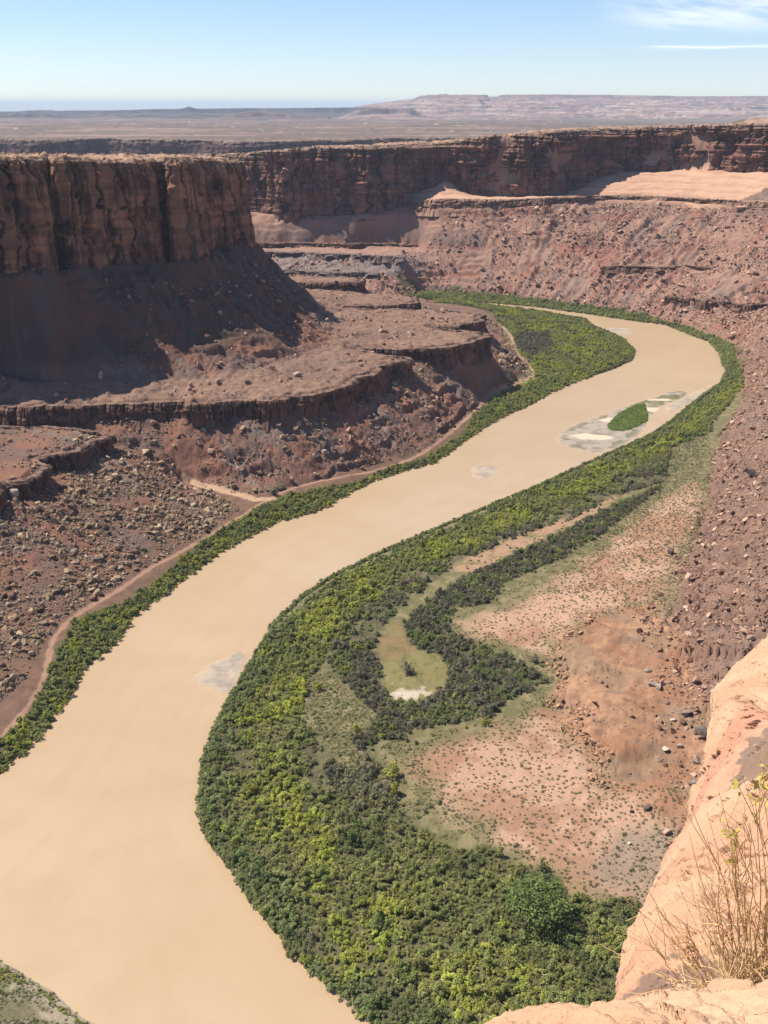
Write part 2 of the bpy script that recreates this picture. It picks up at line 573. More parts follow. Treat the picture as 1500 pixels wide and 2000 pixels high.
def far_z(x, y):
    r = np.hypot(x, y)
    plain = 157 - 52 * sst(r, 3500, 14000) - 330 * sst(r, 23000, 33000)
    plain = plain + 7 * fbm2(x / 900, y / 420, 4) * sst(r, 3600, 5200) + 2.5 * fbm2(x / 160, y / 90, 3)
    plain = plain + 9 * sst(fbm2(x / 1500 + 3, y / 500, 3), 0.05, 0.3) * sst(r, 4200, 6000)
    rim = far_rim_y(x)
    canyon = 66 + 6 * fbm2(x / 200, y / 200, 3)
    z = np.where(y > rim + 26, plain, canyon)
    # the tableland right of the side canyon, rising to the right
    tab = 236 + 5 * fbm2(x / 260, y / 260, 3) - 70 * sst(y, 2250, 3300)
    edge = 560 + 0.12 * (y - 1650) + 60 * fbm2(y / 300.0, x * 0 + 2.0, 2)
    t = sst(x - edge, -60, 160) * (1 - sst(y, 2900, 3600))
    return z * (1 - t) + tab * t


def terr_z(x, y):
    x = np.asarray(x, float); y = np.asarray(y, float)
    z = gsample('Z', x, y); sl = gsample('slope', x, y)
    z0 = z
    arc = gsample('arc', x, y, True)
    rough = sst(sl, 0.12, 0.45) * sst(z, 3.0, 9.0) * (1 - sst(sl, 1.4, 2.2)) * (y < 1750) * (1 - sst(z, 121, 126) * (y > 1560))
    gul = fbm2(arc / 26.0, gsample('Z', x, y) / 60.0 + 5, 3)
    z = z + rough * ((3.8 + 2.6 * sst(y, 1150, 1300) + 2.2 * sst(z0, 58, 75) * (y < 1150)) * (np.abs(gul) - 0.33) + 2.2 * fbm2(arc / 7.0, z0 / 30.0, 2) + 1.5 * fbm2(x / 11, y / 11, 3) + 0.5 * fbm2(x / 3.1, y / 3.1, 2))
    bn = (sst(z0, 122, 127) - sst(z0, 196, 202)) * (y > 1560) * (sl < 1.3)
    z = z + bn * (1.1 * fbm2(z0 / 2.6 + 0.4 * fbm2(x / 40, y / 40, 2), x / 90, 3) + 1.6 * fbm2(x / 45, y / 30, 2))
    zn = z0 / 8.5 + 0.35 * fbm2(x / 55, y / 55, 3) + 0.12 * fbm2(x / 14, y / 14, 2)
    fr = zn - np.floor(zn)
    stair = (sst(fr, 0.70, 0.93) - fr) * 8.5
    lm_ = sst(fbm2(x / 48 + 12, y / 48, 3) + 0.35 * hash1(np.floor(zn), 5) - 0.1, -0.05, 0.3)
    z = z + rough * (0.75 * lm_ * stair + (1.1 - 0.6 * (y < 1100)) * fbm2(arc / 3.4 + 0.5 * fbm2(x / 9, y / 9, 2), z0 / 11.0, 2) + 0.55 * fbm2(x / 2.6, y / 2.6, 2))
    dry = sst(z0, 2.5, 4.0)
    z = z + dry * (0.5 * fbm2(x / 28, y / 28, 4) + 0.18 * fbm2(x / 4, y / 4, 2))
    # a low gullied scarp across the red flats
    sc, sa = dist_poly(x, y, SCARP) if np.size(x) < 50 else dist_near(x, y, SCARP, 60)
    side = np.where(inside(x, y, SCARP_POLY), sc, -sc) + 3.5 * fbm2(x / 7, y / 7, 3)
    endf = sst(sa, 0, 18) * (1 - sst(sa, SCARP_LEN - 34, SCARP_LEN - 8))
    sc = sc + 40 * (1 - endf)
    z = z + 2.6 * sst(side, -0.5, 0.7) * (1 - sst(sc, 10, 34)) + 1.2 * sst(side, 5.0, 6.0) * (1 - sst(sc, 14, 34))
    tr = (sst(z0, 52, 55) - sst(z0, 68, 90)) * (sl < 0.6)
    z = z + tr * (1.3 * sst(fbm2(x / 24 + 2, y / 24, 3), 0.05, 0.14) + 0.8 * sst(fbm2(x / 11, y / 11 + 6, 3), 0.08, 0.16))
    rf = edged(x, y, RED_FLAT, 8, 5, 14)
    z = z + rf * (0.9 * (0.35 - np.abs(fbm2(x / 17 + 3, y / 17, 3))) + 0.35 * fbm2(x / 5.5, y / 5.5, 3) + 0.5 * sst(fbm2(x / 21 + 30, y / 13, 3), 0.08, 0.13))
    # slabs and ledgelets on the high rims
    z = z + (sst(z0, 185, 200) * (sl < 0.5)) * (1.8 * sst(fbm2(x / 16, y / 16, 3), -0.1, 0.08) + 1.5 * sst(fbm2(x / 9 + 7, y / 9, 3), 0.1, 0.2))
    # road bench
    w = sst(y, 2020, 2110)
    lx = np.maximum(np.maximum(GX0 + 40 - x, x - GX1 + 40), 0)
    w = np.maximum(w, sst(lx, 0, 500) * sst(y, 1300, 1800))
    if np.any(w > 0):
        z = z * (1 - w) + far_z(x, y) * w
    return z


def dist_near(x, y, line, pad):
    line = np.asarray(line)
    d = np.full(x.shape, 1e3); a = np.zeros(x.shape)
    m = (x > line[:, 0].min() - pad) & (x < line[:, 0].max() + pad) & (y > line[:, 1].min() - pad) & (y < line[:, 1].max() + pad)
    if m.any():
        d[m], a[m] = dist_poly(x[m], y[m], line)
    return d, a


SCARP_PX = [(1160, 1205), (1130, 1235), (1085, 1265), (1075, 1290), (1098, 1310), (1095, 1345), (1075, 1375), (1120, 1390), (1150, 1395), (1120, 1425), (1135, 1450), (1165, 1465), (1180, 1500), (1150, 1520), (1200, 1545)]
SCARP = U(SCARP_PX, 4.5)
SCARP_LEN = float(np.linalg.norm(np.diff(SCARP, axis=0), axis=1).sum())
SCARP_POLY = np.concatenate([SCARP, U([(1320, 1560), (1340, 1400), (1300, 1200)], 4.5)])

# ------------------------------------------------------------------ vegetation areas (plan)
VZ = 3.0
BELT = U([(1310, 875), (1300, 940), (1215, 965), (1130, 1010), (1060, 1030), (985, 1060), (900, 1095), (850, 1130), (780, 1190), (745, 1225), (730, 1260), (640, 1265), (625, 1300), (600, 1330),
          (590, 1400), (620, 1450), (660, 1490), (720, 1500), (745, 1495), (770, 1550), (790, 1600), (850, 1640), (900, 1660), (960, 1655), (1000, 1690), (1060, 1700), (1110, 1750), (1160, 1765),
          (1250, 1775), (1260, 1850), (1240, 1960), (1150, 2080), (900, 2160), (850, 2110), (736, 2006), (566, 1853), (446, 1693), (391, 1600), (389, 1560), (399, 1490), (446, 1376), (536, 1224),
          (646, 1134), (806, 1059), (1003, 974), (1193, 889), (1300, 834), (1353, 794), (1407, 753), (1420, 728), (1448, 702), (1452, 760), (1425, 790), (1392, 830), (1388, 852)], VZ)
ARC = U([(1300, 945), (1180, 1040), (1100, 1090), (1030, 1120), (985, 1138), (960, 1178), (890, 1188), (872, 1225), (900, 1248), (960, 1270), (1010, 1293), (1045, 1315), (1078, 1331), (1040, 1352),
         (985, 1370), (970, 1400), (880, 1416), (800, 1425), (792, 1443), (740, 1445), (700, 1465), (693, 1445), (740, 1402), (690, 1352), (640, 1300), (645, 1262), (728, 1250), (745, 1300), (742, 1335), (762, 1362), (790, 1374), (830, 1364),
         (868, 1345), (878, 1310), (858, 1278), (800, 1262), (788, 1215), (830, 1180), (870, 1150), (920, 1120), (990, 1088), (1090, 1042), (1190, 992)], VZ)
POND = U([(735, 1245), (770, 1210), (785, 1225), (800, 1262), (858, 1280), (878, 1312), (866, 1345), (826, 1362), (790, 1372), (760, 1358), (748, 1330), (750, 1300)], VZ)
LBELT = U([(0, 1503), (75, 1433), (105, 1393), (148, 1335), (165, 1298), (233, 1243), (255, 1203), (330, 1148), (395, 1098), (455, 1058), (545, 1013), (600, 998), (640, 983), (690, 953), (745, 928),
           (850, 898), (920, 848), (975, 813), (1020, 793), (1075, 764), (1060, 748), (990, 766), (955, 788), (925, 815), (900, 848), (840, 888), (760, 920), (680, 943), (600, 960), (560, 970), (511, 991), (448, 1028),
           (396, 1060), (358, 1090), (299, 1138), (239, 1180), (150, 1214), (118, 1262), (95, 1320), (60, 1388), (0, 1450), (-80, 1500), (-80, 1560)], VZ)
PEN = U([(985, 800), (960, 780), (1000, 762), (1048, 738), (1036, 712), (1014, 690), (1004, 660), (985, 640), (960, 622), (935, 607), (850, 600), (846, 588), (915, 590), (1000, 603), (1060, 612), (1143, 627), (1160, 641), (1220, 666),
         (1238, 686), (1233, 700), (1120, 744), (1075, 763), (1020, 793)], VZ)
FSTRIP = U([(775, 573), (830, 572), (900, 574), (1000, 582), (1150, 602), (1250, 615), (1300, 630), (1240, 623), (1150, 610), (1050, 596), (960, 588), (850, 584), (780, 580)], VZ)
FSTRIP2 = U([(1298, 630), (1345, 640), (1390, 656), (1425, 672), (1450, 700), (1420, 722), (1410, 702), (1405, 686), (1385, 663), (1340, 647)], VZ)
ISLAND = U([(1092, 843), (1120, 828), (1148, 818), (1200, 800), (1236, 786), (1271, 777), (1300, 766), (1324, 762), (1344, 763), (1344, 775), (1312, 787), (1290, 796), (1277, 808), (1262, 833), (1248, 853), (1207, 877), (1177, 885), (1142, 884), (1113, 874), (1083, 866)], 0.2)
ISLAND_GREEN = U([(1186, 830), (1207, 809), (1236, 792), (1259, 787), (1264, 809), (1265, 821), (1242, 833), (1218, 842), (1192, 840)], 0.6)
SAND_FLAT = U([(1240, 1015), (1160, 1090), (1075, 1150), (960, 1200), (900, 1215), (930, 1250), (1010, 1255), (1060, 1270), (1150, 1210), (1290, 1180), (1330, 1090), (1370, 1010), (1360, 950)], VZ)
SAND_FLAT2 = U([(820, 1480), (860, 1450), (950, 1440), (1060, 1400), (1140, 1460), (1180, 1540), (1300, 1560), (1340, 1640), (1310, 1720), (1250, 1770), (1130, 1740), (1080, 1690), (980, 1640), (890, 1580), (830, 1530)], VZ)
RED_FLAT = U([(1085, 1265), (1150, 1205), (1290, 1190), (1330, 1250), (1390, 1400), (1395, 1560), (1340, 1650), (1250, 1570), (1180, 1545), (1140, 1470), (1060, 1400), (1095, 1330)], VZ)
HUMP = U([(1150, 1700), (1190, 1650), (1250, 1625), (1330, 1640), (1310, 1740), (1250, 1760), (1180, 1740)], VZ)
CHANNEL = U([(1110, 1010), (1060, 1025), (985, 1055), (905, 1092), (880, 1115), (935, 1120), (1000, 1082), (1090, 1038), (1180, 995), (1210, 965)], VZ)
GRASSY = U([(1385, 850), (1310, 875), (1300, 945), (1180, 1040), (1000, 1130), (960, 1180), (880, 1190), (870, 1225), (1078, 1331), (980, 1400), (800, 1440), (700, 1465), (640, 1400), (610, 1340), (590, 1400), (700, 1500),
            (790, 1600), (900, 1660), (1060, 1690), (1000, 1640), (890, 1580), (820, 1480), (860, 1440), (1060, 1400), (1090, 1300), (930, 1250), (890, 1215), (1060, 1150), (1160, 1090), (1240, 1010), (1370, 930)], VZ)
LFLAT = U([(985, 640), (1014, 690), (1048, 740), (960, 785), (900, 760), (905, 750), (960, 740), (1000, 735)], VZ)

# ------------------------------------------------------------------ materials


def new_mat(name):
    m = bpy.data.materials.new(name)
    m.use_nodes = True
    g = NT(m.node_tree)
    b = g.n.get('Principled BSDF')
    b.inputs['Roughness'].default_value = 0.95
    b.inputs['Specular IOR Level'].default_value = 0.15
    return m, g, b


def rock_mat(name, fine, bump, dist, var=0.35):
    """colour from the 'albedo' attribute, broken up by grain; relief by bump"""
    m, g, b = new_mat(name)
    at = g.add('ShaderNodeAttribute', attribute_name='albedo')
    tc = g.add('ShaderNodeTexCoord')
    n1 = g.noise(tc.outputs['Object'], fine, 5, 0.62)
    n2 = g.noise(tc.outputs['Object'], fine * 0.17, 4, 0.6)
    v = g.math('ADD', g.math('MULTIPLY', g.math('SUBTRACT', n1, 0.5), 2 * var), g.math('MULTIPLY', g.math('SUBTRACT', n2, 0.5), 1.2 * var))
    v = g.math('ADD', v, 1.0)
    hsv = g.add('ShaderNodeHueSaturation')
    g.link(at.outputs['Color'], hsv.inputs['Color'])
    g.link(v, hsv.inputs['Value'])
    g.link(hsv.outputs[0], b.inputs['Base Color'])
    bp = g.add('ShaderNodeBump')
    bp.inputs['Strength'].default_value = bump
    bp.inputs['Distance'].default_value = dist
    g.link(n1, bp.inputs['Height'])
    g.link(bp.outputs[0], b.inputs['Normal'])
    return m


M_GROUND = rock_mat('ground_earth', 0.9, 0.8, 0.5)
M_CLIFF = rock_mat('cliff_sandstone', 0.6, 0.7, 0.5, 0.28)
M_FAR = rock_mat('far_rock', 0.02, 0.3, 4.0, 0.25)
M_SLAB = rock_mat('slickrock', 34.0, 0.85, 0.025, 0.17)
M_BAR = rock_mat('river_mud', 0.5, 0.2, 0.1, 0.2)


def inst_color(g):
    at = g.add('ShaderNodeAttribute', attribute_type='INSTANCER', attribute_name='tint')
    return at.outputs['Color']


def boulder_mat():
    m, g, b = new_mat('boulder_stone')
    tc = g.add('ShaderNodeTexCoord')
    n1 = g.noise(tc.outputs['Object'], 2.2, 5, 0.65)
    v = g.math('ADD', 0.72, g.math('MULTIPLY', n1, 0.56))
    hsv = g.add('ShaderNodeHueSaturation')
    g.link(inst_color(g), hsv.inputs['Color'])
    g.link(v, hsv.inputs['Value'])
    g.link(hsv.outputs[0], b.inputs['Base Color'])
    bp = g.add('ShaderNodeBump')
    bp.inputs['Strength'].default_value = 0.6
    bp.inputs['Distance'].default_value = 0.25
    g.link(n1, bp.inputs['Height'])
    g.link(bp.outputs[0], b.inputs['Normal'])
    return m


def leaf_mat(name, trans=0.25, tint=True, col=None):
    m, g, b = new_mat(name)
    sh = g.add('ShaderNodeAttribute', attribute_name='leaf_value')
    hsv = g.add('ShaderNodeHueSaturation')
    if tint:
        g.link(inst_color(g), hsv.inputs['Color'])
    else:
        hsv.inputs['Color'].default_value = (*col, 1)
    g.link(sh.outputs['Fac'], hsv.inputs['Value'])
    g.link(hsv.outputs[0], b.inputs['Base Color'])
    b.inputs['Roughness'].default_value = 0.7
    tr = g.add('ShaderNodeBsdfTranslucent')
    g.link(hsv.outputs[0], tr.inputs['Color'])
    mx = g.add('ShaderNodeMixShader')
    mx.inputs[0].default_value = trans
    g.link(b.outputs[0], mx.inputs[1]); g.link(tr.outputs[0], mx.inputs[2])
    out = g.n.get('Material Output')
    g.link(mx.outputs[0], out.inputs['Surface'])
    return m


def plain_mat(name, col, rough=0.85, var=0.3, scale=20):
    m, g, b = new_mat(name)
    tc = g.add('ShaderNodeTexCoord')
    n1 = g.noise(tc.outputs['Object'], scale, 4, 0.6)
    hsv = g.add('ShaderNodeHueSaturation')
    hsv.inputs['Color'].default_value = (*col, 1)
    g.link(g.math('ADD', 1 - var, g.math('MULTIPLY', n1, 2 * var)), hsv.inputs['Value'])
    g.link(hsv.outputs[0], b.inputs['Base Color'])
    b.inputs['Roughness'].default_value = rough
    return m


M_BOULDER = boulder_mat()
M_LEAF = leaf_mat('shrub_leaves', 0.35)
M_TREE = leaf_mat('tree_leaves', 0.25, False, (0.135, 0.170, 0.050))
M_BARK = plain_mat('bark', (0.12, 0.095, 0.07))


def water_mat():
    m, g, b = new_mat('muddy_water')
    tc = g.add('ShaderNodeTexCoord')
    mp = g.add('ShaderNodeMapping')
    g.link(tc.outputs['Object'], mp.inputs['Vector'])
    n1 = g.noise(mp.outputs[0], 0.012, 4, 0.55)
    n2 = g.noise(mp.outputs[0], 0.05, 4, 0.6)
    c = g.mix(g.smooth(n1, 0.35, 0.68), (0.395, 0.280, 0.168), (0.42, 0.304, 0.192))
    c = g.mix(g.math('MULTIPLY', g.smooth(n2, 0.45, 0.75), 0.4), c, (0.365, 0.255, 0.147))
    at = g.add('ShaderNodeAttribute', attribute_name='flow')
    sf = g.add('ShaderNodeSeparateXYZ'); g.link(at.outputs['Vector'], sf.inputs[0])
    cf = g.add('ShaderNodeCombineXYZ')
    g.link(g.math('MULTIPLY', sf.outputs[0], 0.010), cf.inputs[0]); g.link(g.math('MULTIPLY', sf.outputs[1], 0.13), cf.inputs[1])
    n4 = g.noise(cf.outputs[0], 1.0, 6, 0.62)
    c = g.mix(g.math('MULTIPLY', g.smooth(n4, 0.42, 0.72), 0.18), c, (0.335, 0.222, 0.125))
    edge = g.math('MULTIPLY', g.smooth(sf.outputs[2], 5.0, 0.5), 0.25)
    c = g.mix(edge, c, (0.40, 0.245, 0.115))
    g.link(c, b.inputs['Base Color'])
    b.inputs['Roughness'].default_value = 0.3
    b.inputs['Specular IOR Level'].default_value = 0.35
    bp = g.add('ShaderNodeBump')
    bp.inputs['Strength'].default_value = 0.5
    bp.inputs['Distance'].default_value = 0.16
    n3 = g.noise(mp.outputs[0], 0.45, 6, 0.66)
    g.link(n3, bp.inputs['Height'])
    g.link(bp.outputs[0], b.inputs['Normal'])
    return m


M_WATER = water_mat()

# ------------------------------------------------------------------ mesh helpers


def mesh_from(name, verts, faces, mat=None, smooth=False):
    me = bpy.data.meshes.new(name)
    verts = np.asarray(verts, np.float32); faces = np.asarray(faces, np.int32)
    me.vertices.add(len(verts))
    me.vertices.foreach_set('co', verts.ravel())
    k = faces.shape[1]
    me.loops.add(faces.size)
    me.loops.foreach_set('vertex_index', faces.ravel())
    me.polygons.add(len(faces))
    me.polygons.foreach_set('loop_start', np.arange(0, faces.size, k, dtype=np.int32))
    me.update(calc_edges=True)
    me.polygons.foreach_set('use_smooth', np.full(len(faces), smooth))
    if mat:
        me.materials.append(mat)
    return me


def set_albedo(me, col, domain='POINT'):
    a = me.attributes.new('albedo', 'FLOAT_COLOR', domain)
    c = np.ones((len(col), 4), np.float32)
    c[:, :3] = np.clip(col * 0.72, 0.004, 0.95)
    a.data.foreach_set('color', c.ravel())


def grid_faces(ny, nx):
    i = np.arange(ny - 1)[:, None] * nx + np.arange(nx - 1)[None, :]
    i = i.ravel()
    return np.stack([i, i + 1, i + nx + 1, i + nx], 1)


def obj(name, me, parent=None):
    o = bpy.data.objects.new(name, me)
    COL.objects.link(o)
    if parent is not None:
        o.parent = parent
    return o


def tag(o, label=None, cat=None, group=None, kind=None):
    if label:
        o['label'] = label
    if cat:
        o['category'] = cat
    if group:
        o['group'] = group
    if kind:
        o['kind'] = kind
    return o


def A(*c):
    return np.array(c, float)


# ------------------------------------------------------------------ ground


def ground_albedo(x, y, z, sl):
    n = len(x)
    n1 = fbm2(x / 40, y / 40, 4); n2 = fbm2(x / 7, y / 7, 3); n3 = fbm2(x / 90 + 9, y / 90, 3)
    right = gsample('right', x, y, True)
    arc = gsample('arc', x, y, True)
    zb = gsample('Z', x, y)
    red = A(0.20, 0.098, 0.066)
    col = mixc(np.tile(red, (n, 1)), A(0.135, 0.085, 0.066), sst(n1, -0.3, 0.5))
    # rubble aprons: grey-brown streaks running downslope
    streak = fbm2(arc / 9.0, zb / 55.0, 3)
    far = right * sst(y, 1000, 1200)
    col = mixc(col, A(0.31, 0.18, 0.13), 0.85 * far)
    col = mixc(col, A(0.165, 0.125, 0.105), 0.75 * sst(streak, 0.0, 0.5))
    col = mixc(col, A(0.25, 0.105, 0.075), far * 0.7 * sst(fbm2(arc / 30, zb / 25.0, 3), 0.1, 0.5))
    col = mixc(col, mixc(np.tile(A(0.215, 0.132, 0.095), (n, 1)), A(0.155, 0.10, 0.075), sst(n2, -0.1, 0.4)), 0.75 * right * (1 - sst(y, 1000, 1200)) * sst(zb, 6, 9))
    band = sst(np.sin(zb / 5.3 + 0.6 * n1) + 0.5 * n2, 0.5, 1.2)
    col = mixc(col, A(0.15, 0.07, 0.055), 0.35 * band * sst(sl, .25, .5))
    grey = right * sst(zb, 28, 33) * (1 - sst(zb, 50, 56)) * (1 - sst(x, 20, 90)) * sst(y, 1400, 1500)
    col = mixc(col, A(0.21, 0.165, 0.15), 0.85 * grey)
    col = mixc(col, col * 0.62, (1 - right) * sst(zb, 68, 78) * (1 - sst(zb, 150, 160)))  # butte talus darkened in colour to deepen the shade lying on it
    # terraces
    terr = (1 - right) * sst(zb, 50, 53) * (1 - sst(zb, 64, 75)) * (1 - sst(sl, 0.2, 0.4))
    col = mixc(col, mixc(mixc(np.tile(A(0.195, 0.116, 0.08), (n, 1)), A(0.24, 0.153, 0.108), sst(n2, -0.2, 0.4)), A(0.165, 0.10, 0.075), 0.7 * sst(n1 + 0.5 * n3, 0.0, 0.5)), 0.9 * terr)
    # slickrock bench under the far wall
    px, py, dep = project(x, y, z)
    bench = right * sst(zb, 116 + 6 * (x < 450), 121 + 7 * (x < 450)) * (y > 1560) * (1 - sst(sl, 1.2, 2.0)) * (1 - sst(zb, 196, 205))
    bc = mixc(np.tile(A(0.47, 0.285, 0.19), (n, 1)), A(0.40, 0.21, 0.13), sst(np.sin(zb / 1.3 + 2 * n1), 0.2, 0.9) * 0.6)
    col = mixc(col, bc, bench)
    # the high tops: pale slabs, dark scrub
    top = sst(zb, 186, 200) * (1 - sst(sl, 0.6, 1.0))
    tcol = mixc(np.tile(A(0.36, 0.225, 0.15), (n, 1)), A(0.16, 0.10, 0.07), sst(n2 + 0.6 * n1, 0.0, 0.5))
    col = mixc(col, tcol, top)
    # lower flats
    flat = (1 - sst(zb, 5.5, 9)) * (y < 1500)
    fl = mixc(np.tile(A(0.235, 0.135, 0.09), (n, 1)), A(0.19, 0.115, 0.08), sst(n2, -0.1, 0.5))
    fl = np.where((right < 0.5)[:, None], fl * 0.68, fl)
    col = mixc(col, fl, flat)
    g = right * (1 - sst(y + 40 * n3, 880, 960))
    gc = mixc(np.tile(A(0.135, 0.118, 0.055), (n, 1)), A(0.20, 0.165, 0.085), sst(n2, -0.1, 0.5))
    col = mixc(col, gc, flat * g)
    for poly in (SAND_FLAT, SAND_FLAT2):
        s = edged(x, y, poly, 9, 7, 16)
        scx = mixc(np.tile(A(0.40, 0.245, 0.165), (n, 1)), A(0.30, 0.165, 0.105), sst(n1 + 0.5 * n2, -0.2, 0.5))
        col = mixc(col, scx, flat * s * 0.95)
    r = edged(x, y, RED_FLAT, 7, 6, 14)
    rc = mixc(np.tile(A(0.27, 0.138, 0.078), (n, 1)), A(0.34, 0.19, 0.11), sst(n1 + 0.5 * n2, -0.2, 0.5))
    rc = mixc(rc, A(0.19, 0.11, 0.075), 0.6 * sst(fbm2(x / 9 + 50, y / 5, 4), 0.05, 0.45))
    rc = mixc(rc, A(0.21, 0.155, 0.10), 0.5 * sst(fbm2(x / 30 + 60, y / 30, 3), 0.0, 0.4))
    col = mixc(col, rc, r * (1 - sst(zb, 9, 14)))
    hmp = edged(x, y, HUMP, 6, 4, 12)
    col = mixc(col, A(0.23, 0.17, 0.12), 0.85 * hmp)
    lf = edged(x, y, LFLAT, 4, 4, 12)
    col = mixc(col, A(0.27, 0.22, 0.11), flat * lf * 0.8)
    for poly in (BELT, ARC, LBELT, PEN, FSTRIP, FSTRIP2):
        v = edged(x, y, poly, 3, 3, 10)
        col = mixc(col, mixc(np.tile(A(0.075, 0.07, 0.036), (n, 1)), A(0.12, 0.105, 0.055), sst(n2, -0.2, 0.4)), v * 0.9)
    ch = edged(x, y, CHANNEL, 2, 2.5, 8)
    col = mixc(col, mixc(np.tile(A(0.33, 0.20, 0.125), (n, 1)), A(0.20, 0.15, 0.07), sst(n2, 0, 0.5)), ch * 0.9)
    pass
    pd = edged(x, y, POND, 1.5, 2.0, 7)
    u = (y - POND[:, 1].min()) / (POND[:, 1].max() - POND[:, 1].min())
    pc = mixc(np.tile(A(0.245, 0.205, 0.085), (n, 1)), A(0.27, 0.175, 0.09), sst(n1 + 0.3 * n2, -0.1, 0.4) * sst(u, 0.3, 0.6))
    pc = mixc(pc, A(0.15, 0.15, 0.05), 0.6 * sst(n2, 0.1, 0.5))
    pc = mixc(pc, A(0.48, 0.40, 0.30), 1 - sst(u + 0.2 * n2, 0.07, 0.13))
    col = mixc(col, pc * np.where(u < 0.12, 0.9, 0.74)[:, None], pd)
    # corner meadow across the water, bottom left
    cm = (x < -60) & (y < 285)
    cmc = mixc(np.tile(A(0.13, 0.115, 0.062), (n, 1)), A(0.20, 0.17, 0.12), sst(n2 + 0.4 * fbm2(x / 2.2, y / 2.2, 3), -0.1, 0.5))
    cmc = mixc(cmc, A(0.10, 0.115, 0.035), 0.8 * sst(n1, 0.05, 0.4))
    dcn, _ = dist_near(x, y, CORNER, 30)
    cmc = mixc(cmc, A(0.36, 0.29, 0.21), (1 - sst(dcn + 6 * n2, 3, 9)) * 0.7)
    col = np.where(cm[:, None], cmc, col)
    # tracks and the wash
    for line, wd, cc in ((ROAD, 1.5, A(0.30, 0.175, 0.12)), (PATH2, 2.0, A(0.36, 0.23, 0.155)), (WASH, 3.5, A(0.40, 0.26, 0.165))):
        d, _ = dist_near(x, y, line, 20)
        col = mixc(col, cc, (1 - sst(d + 0.7 * n2, wd * 0.7, wd * 1.3)) * 0.95)
    # wet rim of the banks
    col = mixc(col, A(0.33, 0.24, 0.155), (1 - sst(z, 0.3, 0.9)) * (1 - cm))
    # far country
    far2 = sst(y, 2000, 2500)
    s1 = fbm2(x / 700, y / 240, 4); s2 = fbm2(x / 120, y / 60, 3); s3 = fbm2(x / 45, y / 30, 2)
    fc = mixc(np.tile(A(0.145, 0.10, 0.08), (n, 1)), A(0.24, 0.165, 0.13), sst(s1 + 0.5 * s2, 0.0, 0.6))
    fc = mixc(fc, A(0.085, 0.08, 0.055), 0.85 * sst(s2 + 0.6 * s3 - 0.4 * s1, 0.15, 0.55))
    fc = mixc(fc, A(0.42, 0.29, 0.22), 0.8 * sst(s3 + 0.7 * s2, 0.8, 1.0))
    tabm = (zb > 150) | (z > 180)
    fc = np.where((tabm & (y < 3200))[:, None], mixc(np.tile(A(0.20, 0.14, 0.10), (n, 1)), A(0.10, 0.085, 0.055), sst(s3 + s2, -0.2, 0.4)), fc)
    col = mixc(col, fc, far2)
    return col


def build_ground():
    az = np.concatenate([np.linspace(-0.66, -0.475, 34)[:-1], np.arange(-0.475, 0.475, 0.00142), np.linspace(0.475, 0.66, 34)[1:]])
    rr = np.concatenate([np.arange(110, 216, 5.0), np.arange(216, 520, 1.7), np.arange(520, 1000, 1.45), np.arange(1000, 1480, 1.75), np.arange(1480, 1760, 1.35),
                         np.arange(1760, 2200, 7.0), np.arange(2200, 4200, 18.0), np.geomspace(4200, 62000, 200)])
    a, r = np.meshgrid(az, rr)
    x = (np.sin(a) * r).ravel(); y = (np.cos(a) * r).ravel()
    z = terr_z(x, y)
    sl = gsample('slope', x, y)
    me = mesh_from('ground', np.stack([x, y, z], 1), grid_faces(len(rr), len(az)), M_GROUND, True)
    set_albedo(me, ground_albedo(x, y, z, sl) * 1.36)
    o = obj('ground', me)
    tag(o, 'red brown canyon floor, talus slopes and terraces along the river', kind='structure')


build_ground()

# ------------------------------------------------------------------ water
def build_water():
    xs = np.arange(-700, 524, 4.0); ys = np.arange(50, 1524, 4.0)
    gx, gy = np.meshgrid(xs, ys)
    x, y = gx.ravel(), gy.ravel()
    dr, ar = dist_poly(x, y, RB); dl, _ = dist_poly(x, y, LB)
    keep = (inside(x, y, RIVER) | (np.minimum(dr, dl) < 30) | (dist_poly(x, y, CORNER)[0] < 30))
    fc = grid_faces(len(ys), len(xs))
    fc = fc[keep[fc].any(1)]
    used = np.unique(fc); idx = np.full(len(x), -1); idx[used] = np.arange(len(used))
    me = mesh_from('river_water', np.stack([x, y, np.zeros(len(x))], 1)[used], idx[fc], M_WATER, True)
    fl = me.attributes.new('flow', 'FLOAT_VECTOR', 'POINT')
    across = 85.0 * dr / np.maximum(dr + dl, 1)
    fl.data.foreach_set('vector', np.stack([ar, across, np.minimum(dr, dl)], 1)[used].astype(np.float32).ravel())
    tag(obj('river_water', me), 'wide muddy tan river winding through the canyon', kind='structure')


build_water()


def blob_mesh(name, poly, h, colf, step=1.2, edge=6.0, wob=1.5):
    x0, y0 = poly.min(0) - 3; x1, y1 = poly.max(0) + 3
    xs = np.arange(x0, x1, step); ys = np.arange(y0, y1, step)
    gx, gy = np.meshgrid(xs, ys)
    x, y = gx.ravel(), gy.ravel()
    d, _ = dist_poly(x, y, poly, True)
    sd = np.where(inside(x, y, poly), d, -d) + wob * fbm2(x / 9, y / 9, 3)
    z = np.clip(sd / edge, -0.3, 1) * h + 0.03 * fbm2(x / 5, y / 5, 3) * sst(sd, 0, edge) - 0.01
    fc = grid_faces(len(ys), len(xs))
    keep = (sd[fc] > -2.5).any(1)
    used = np.unique(fc[keep])
    idx = np.full(len(x), -1); idx[used] = np.arange(len(used))
    me = mesh_from(name, np.stack([x, y, z], 1)[used], idx[fc[keep]], M_BAR, True)
    set_albedo(me, colf(x[used], y[used], z[used], sd[used]))
    return me


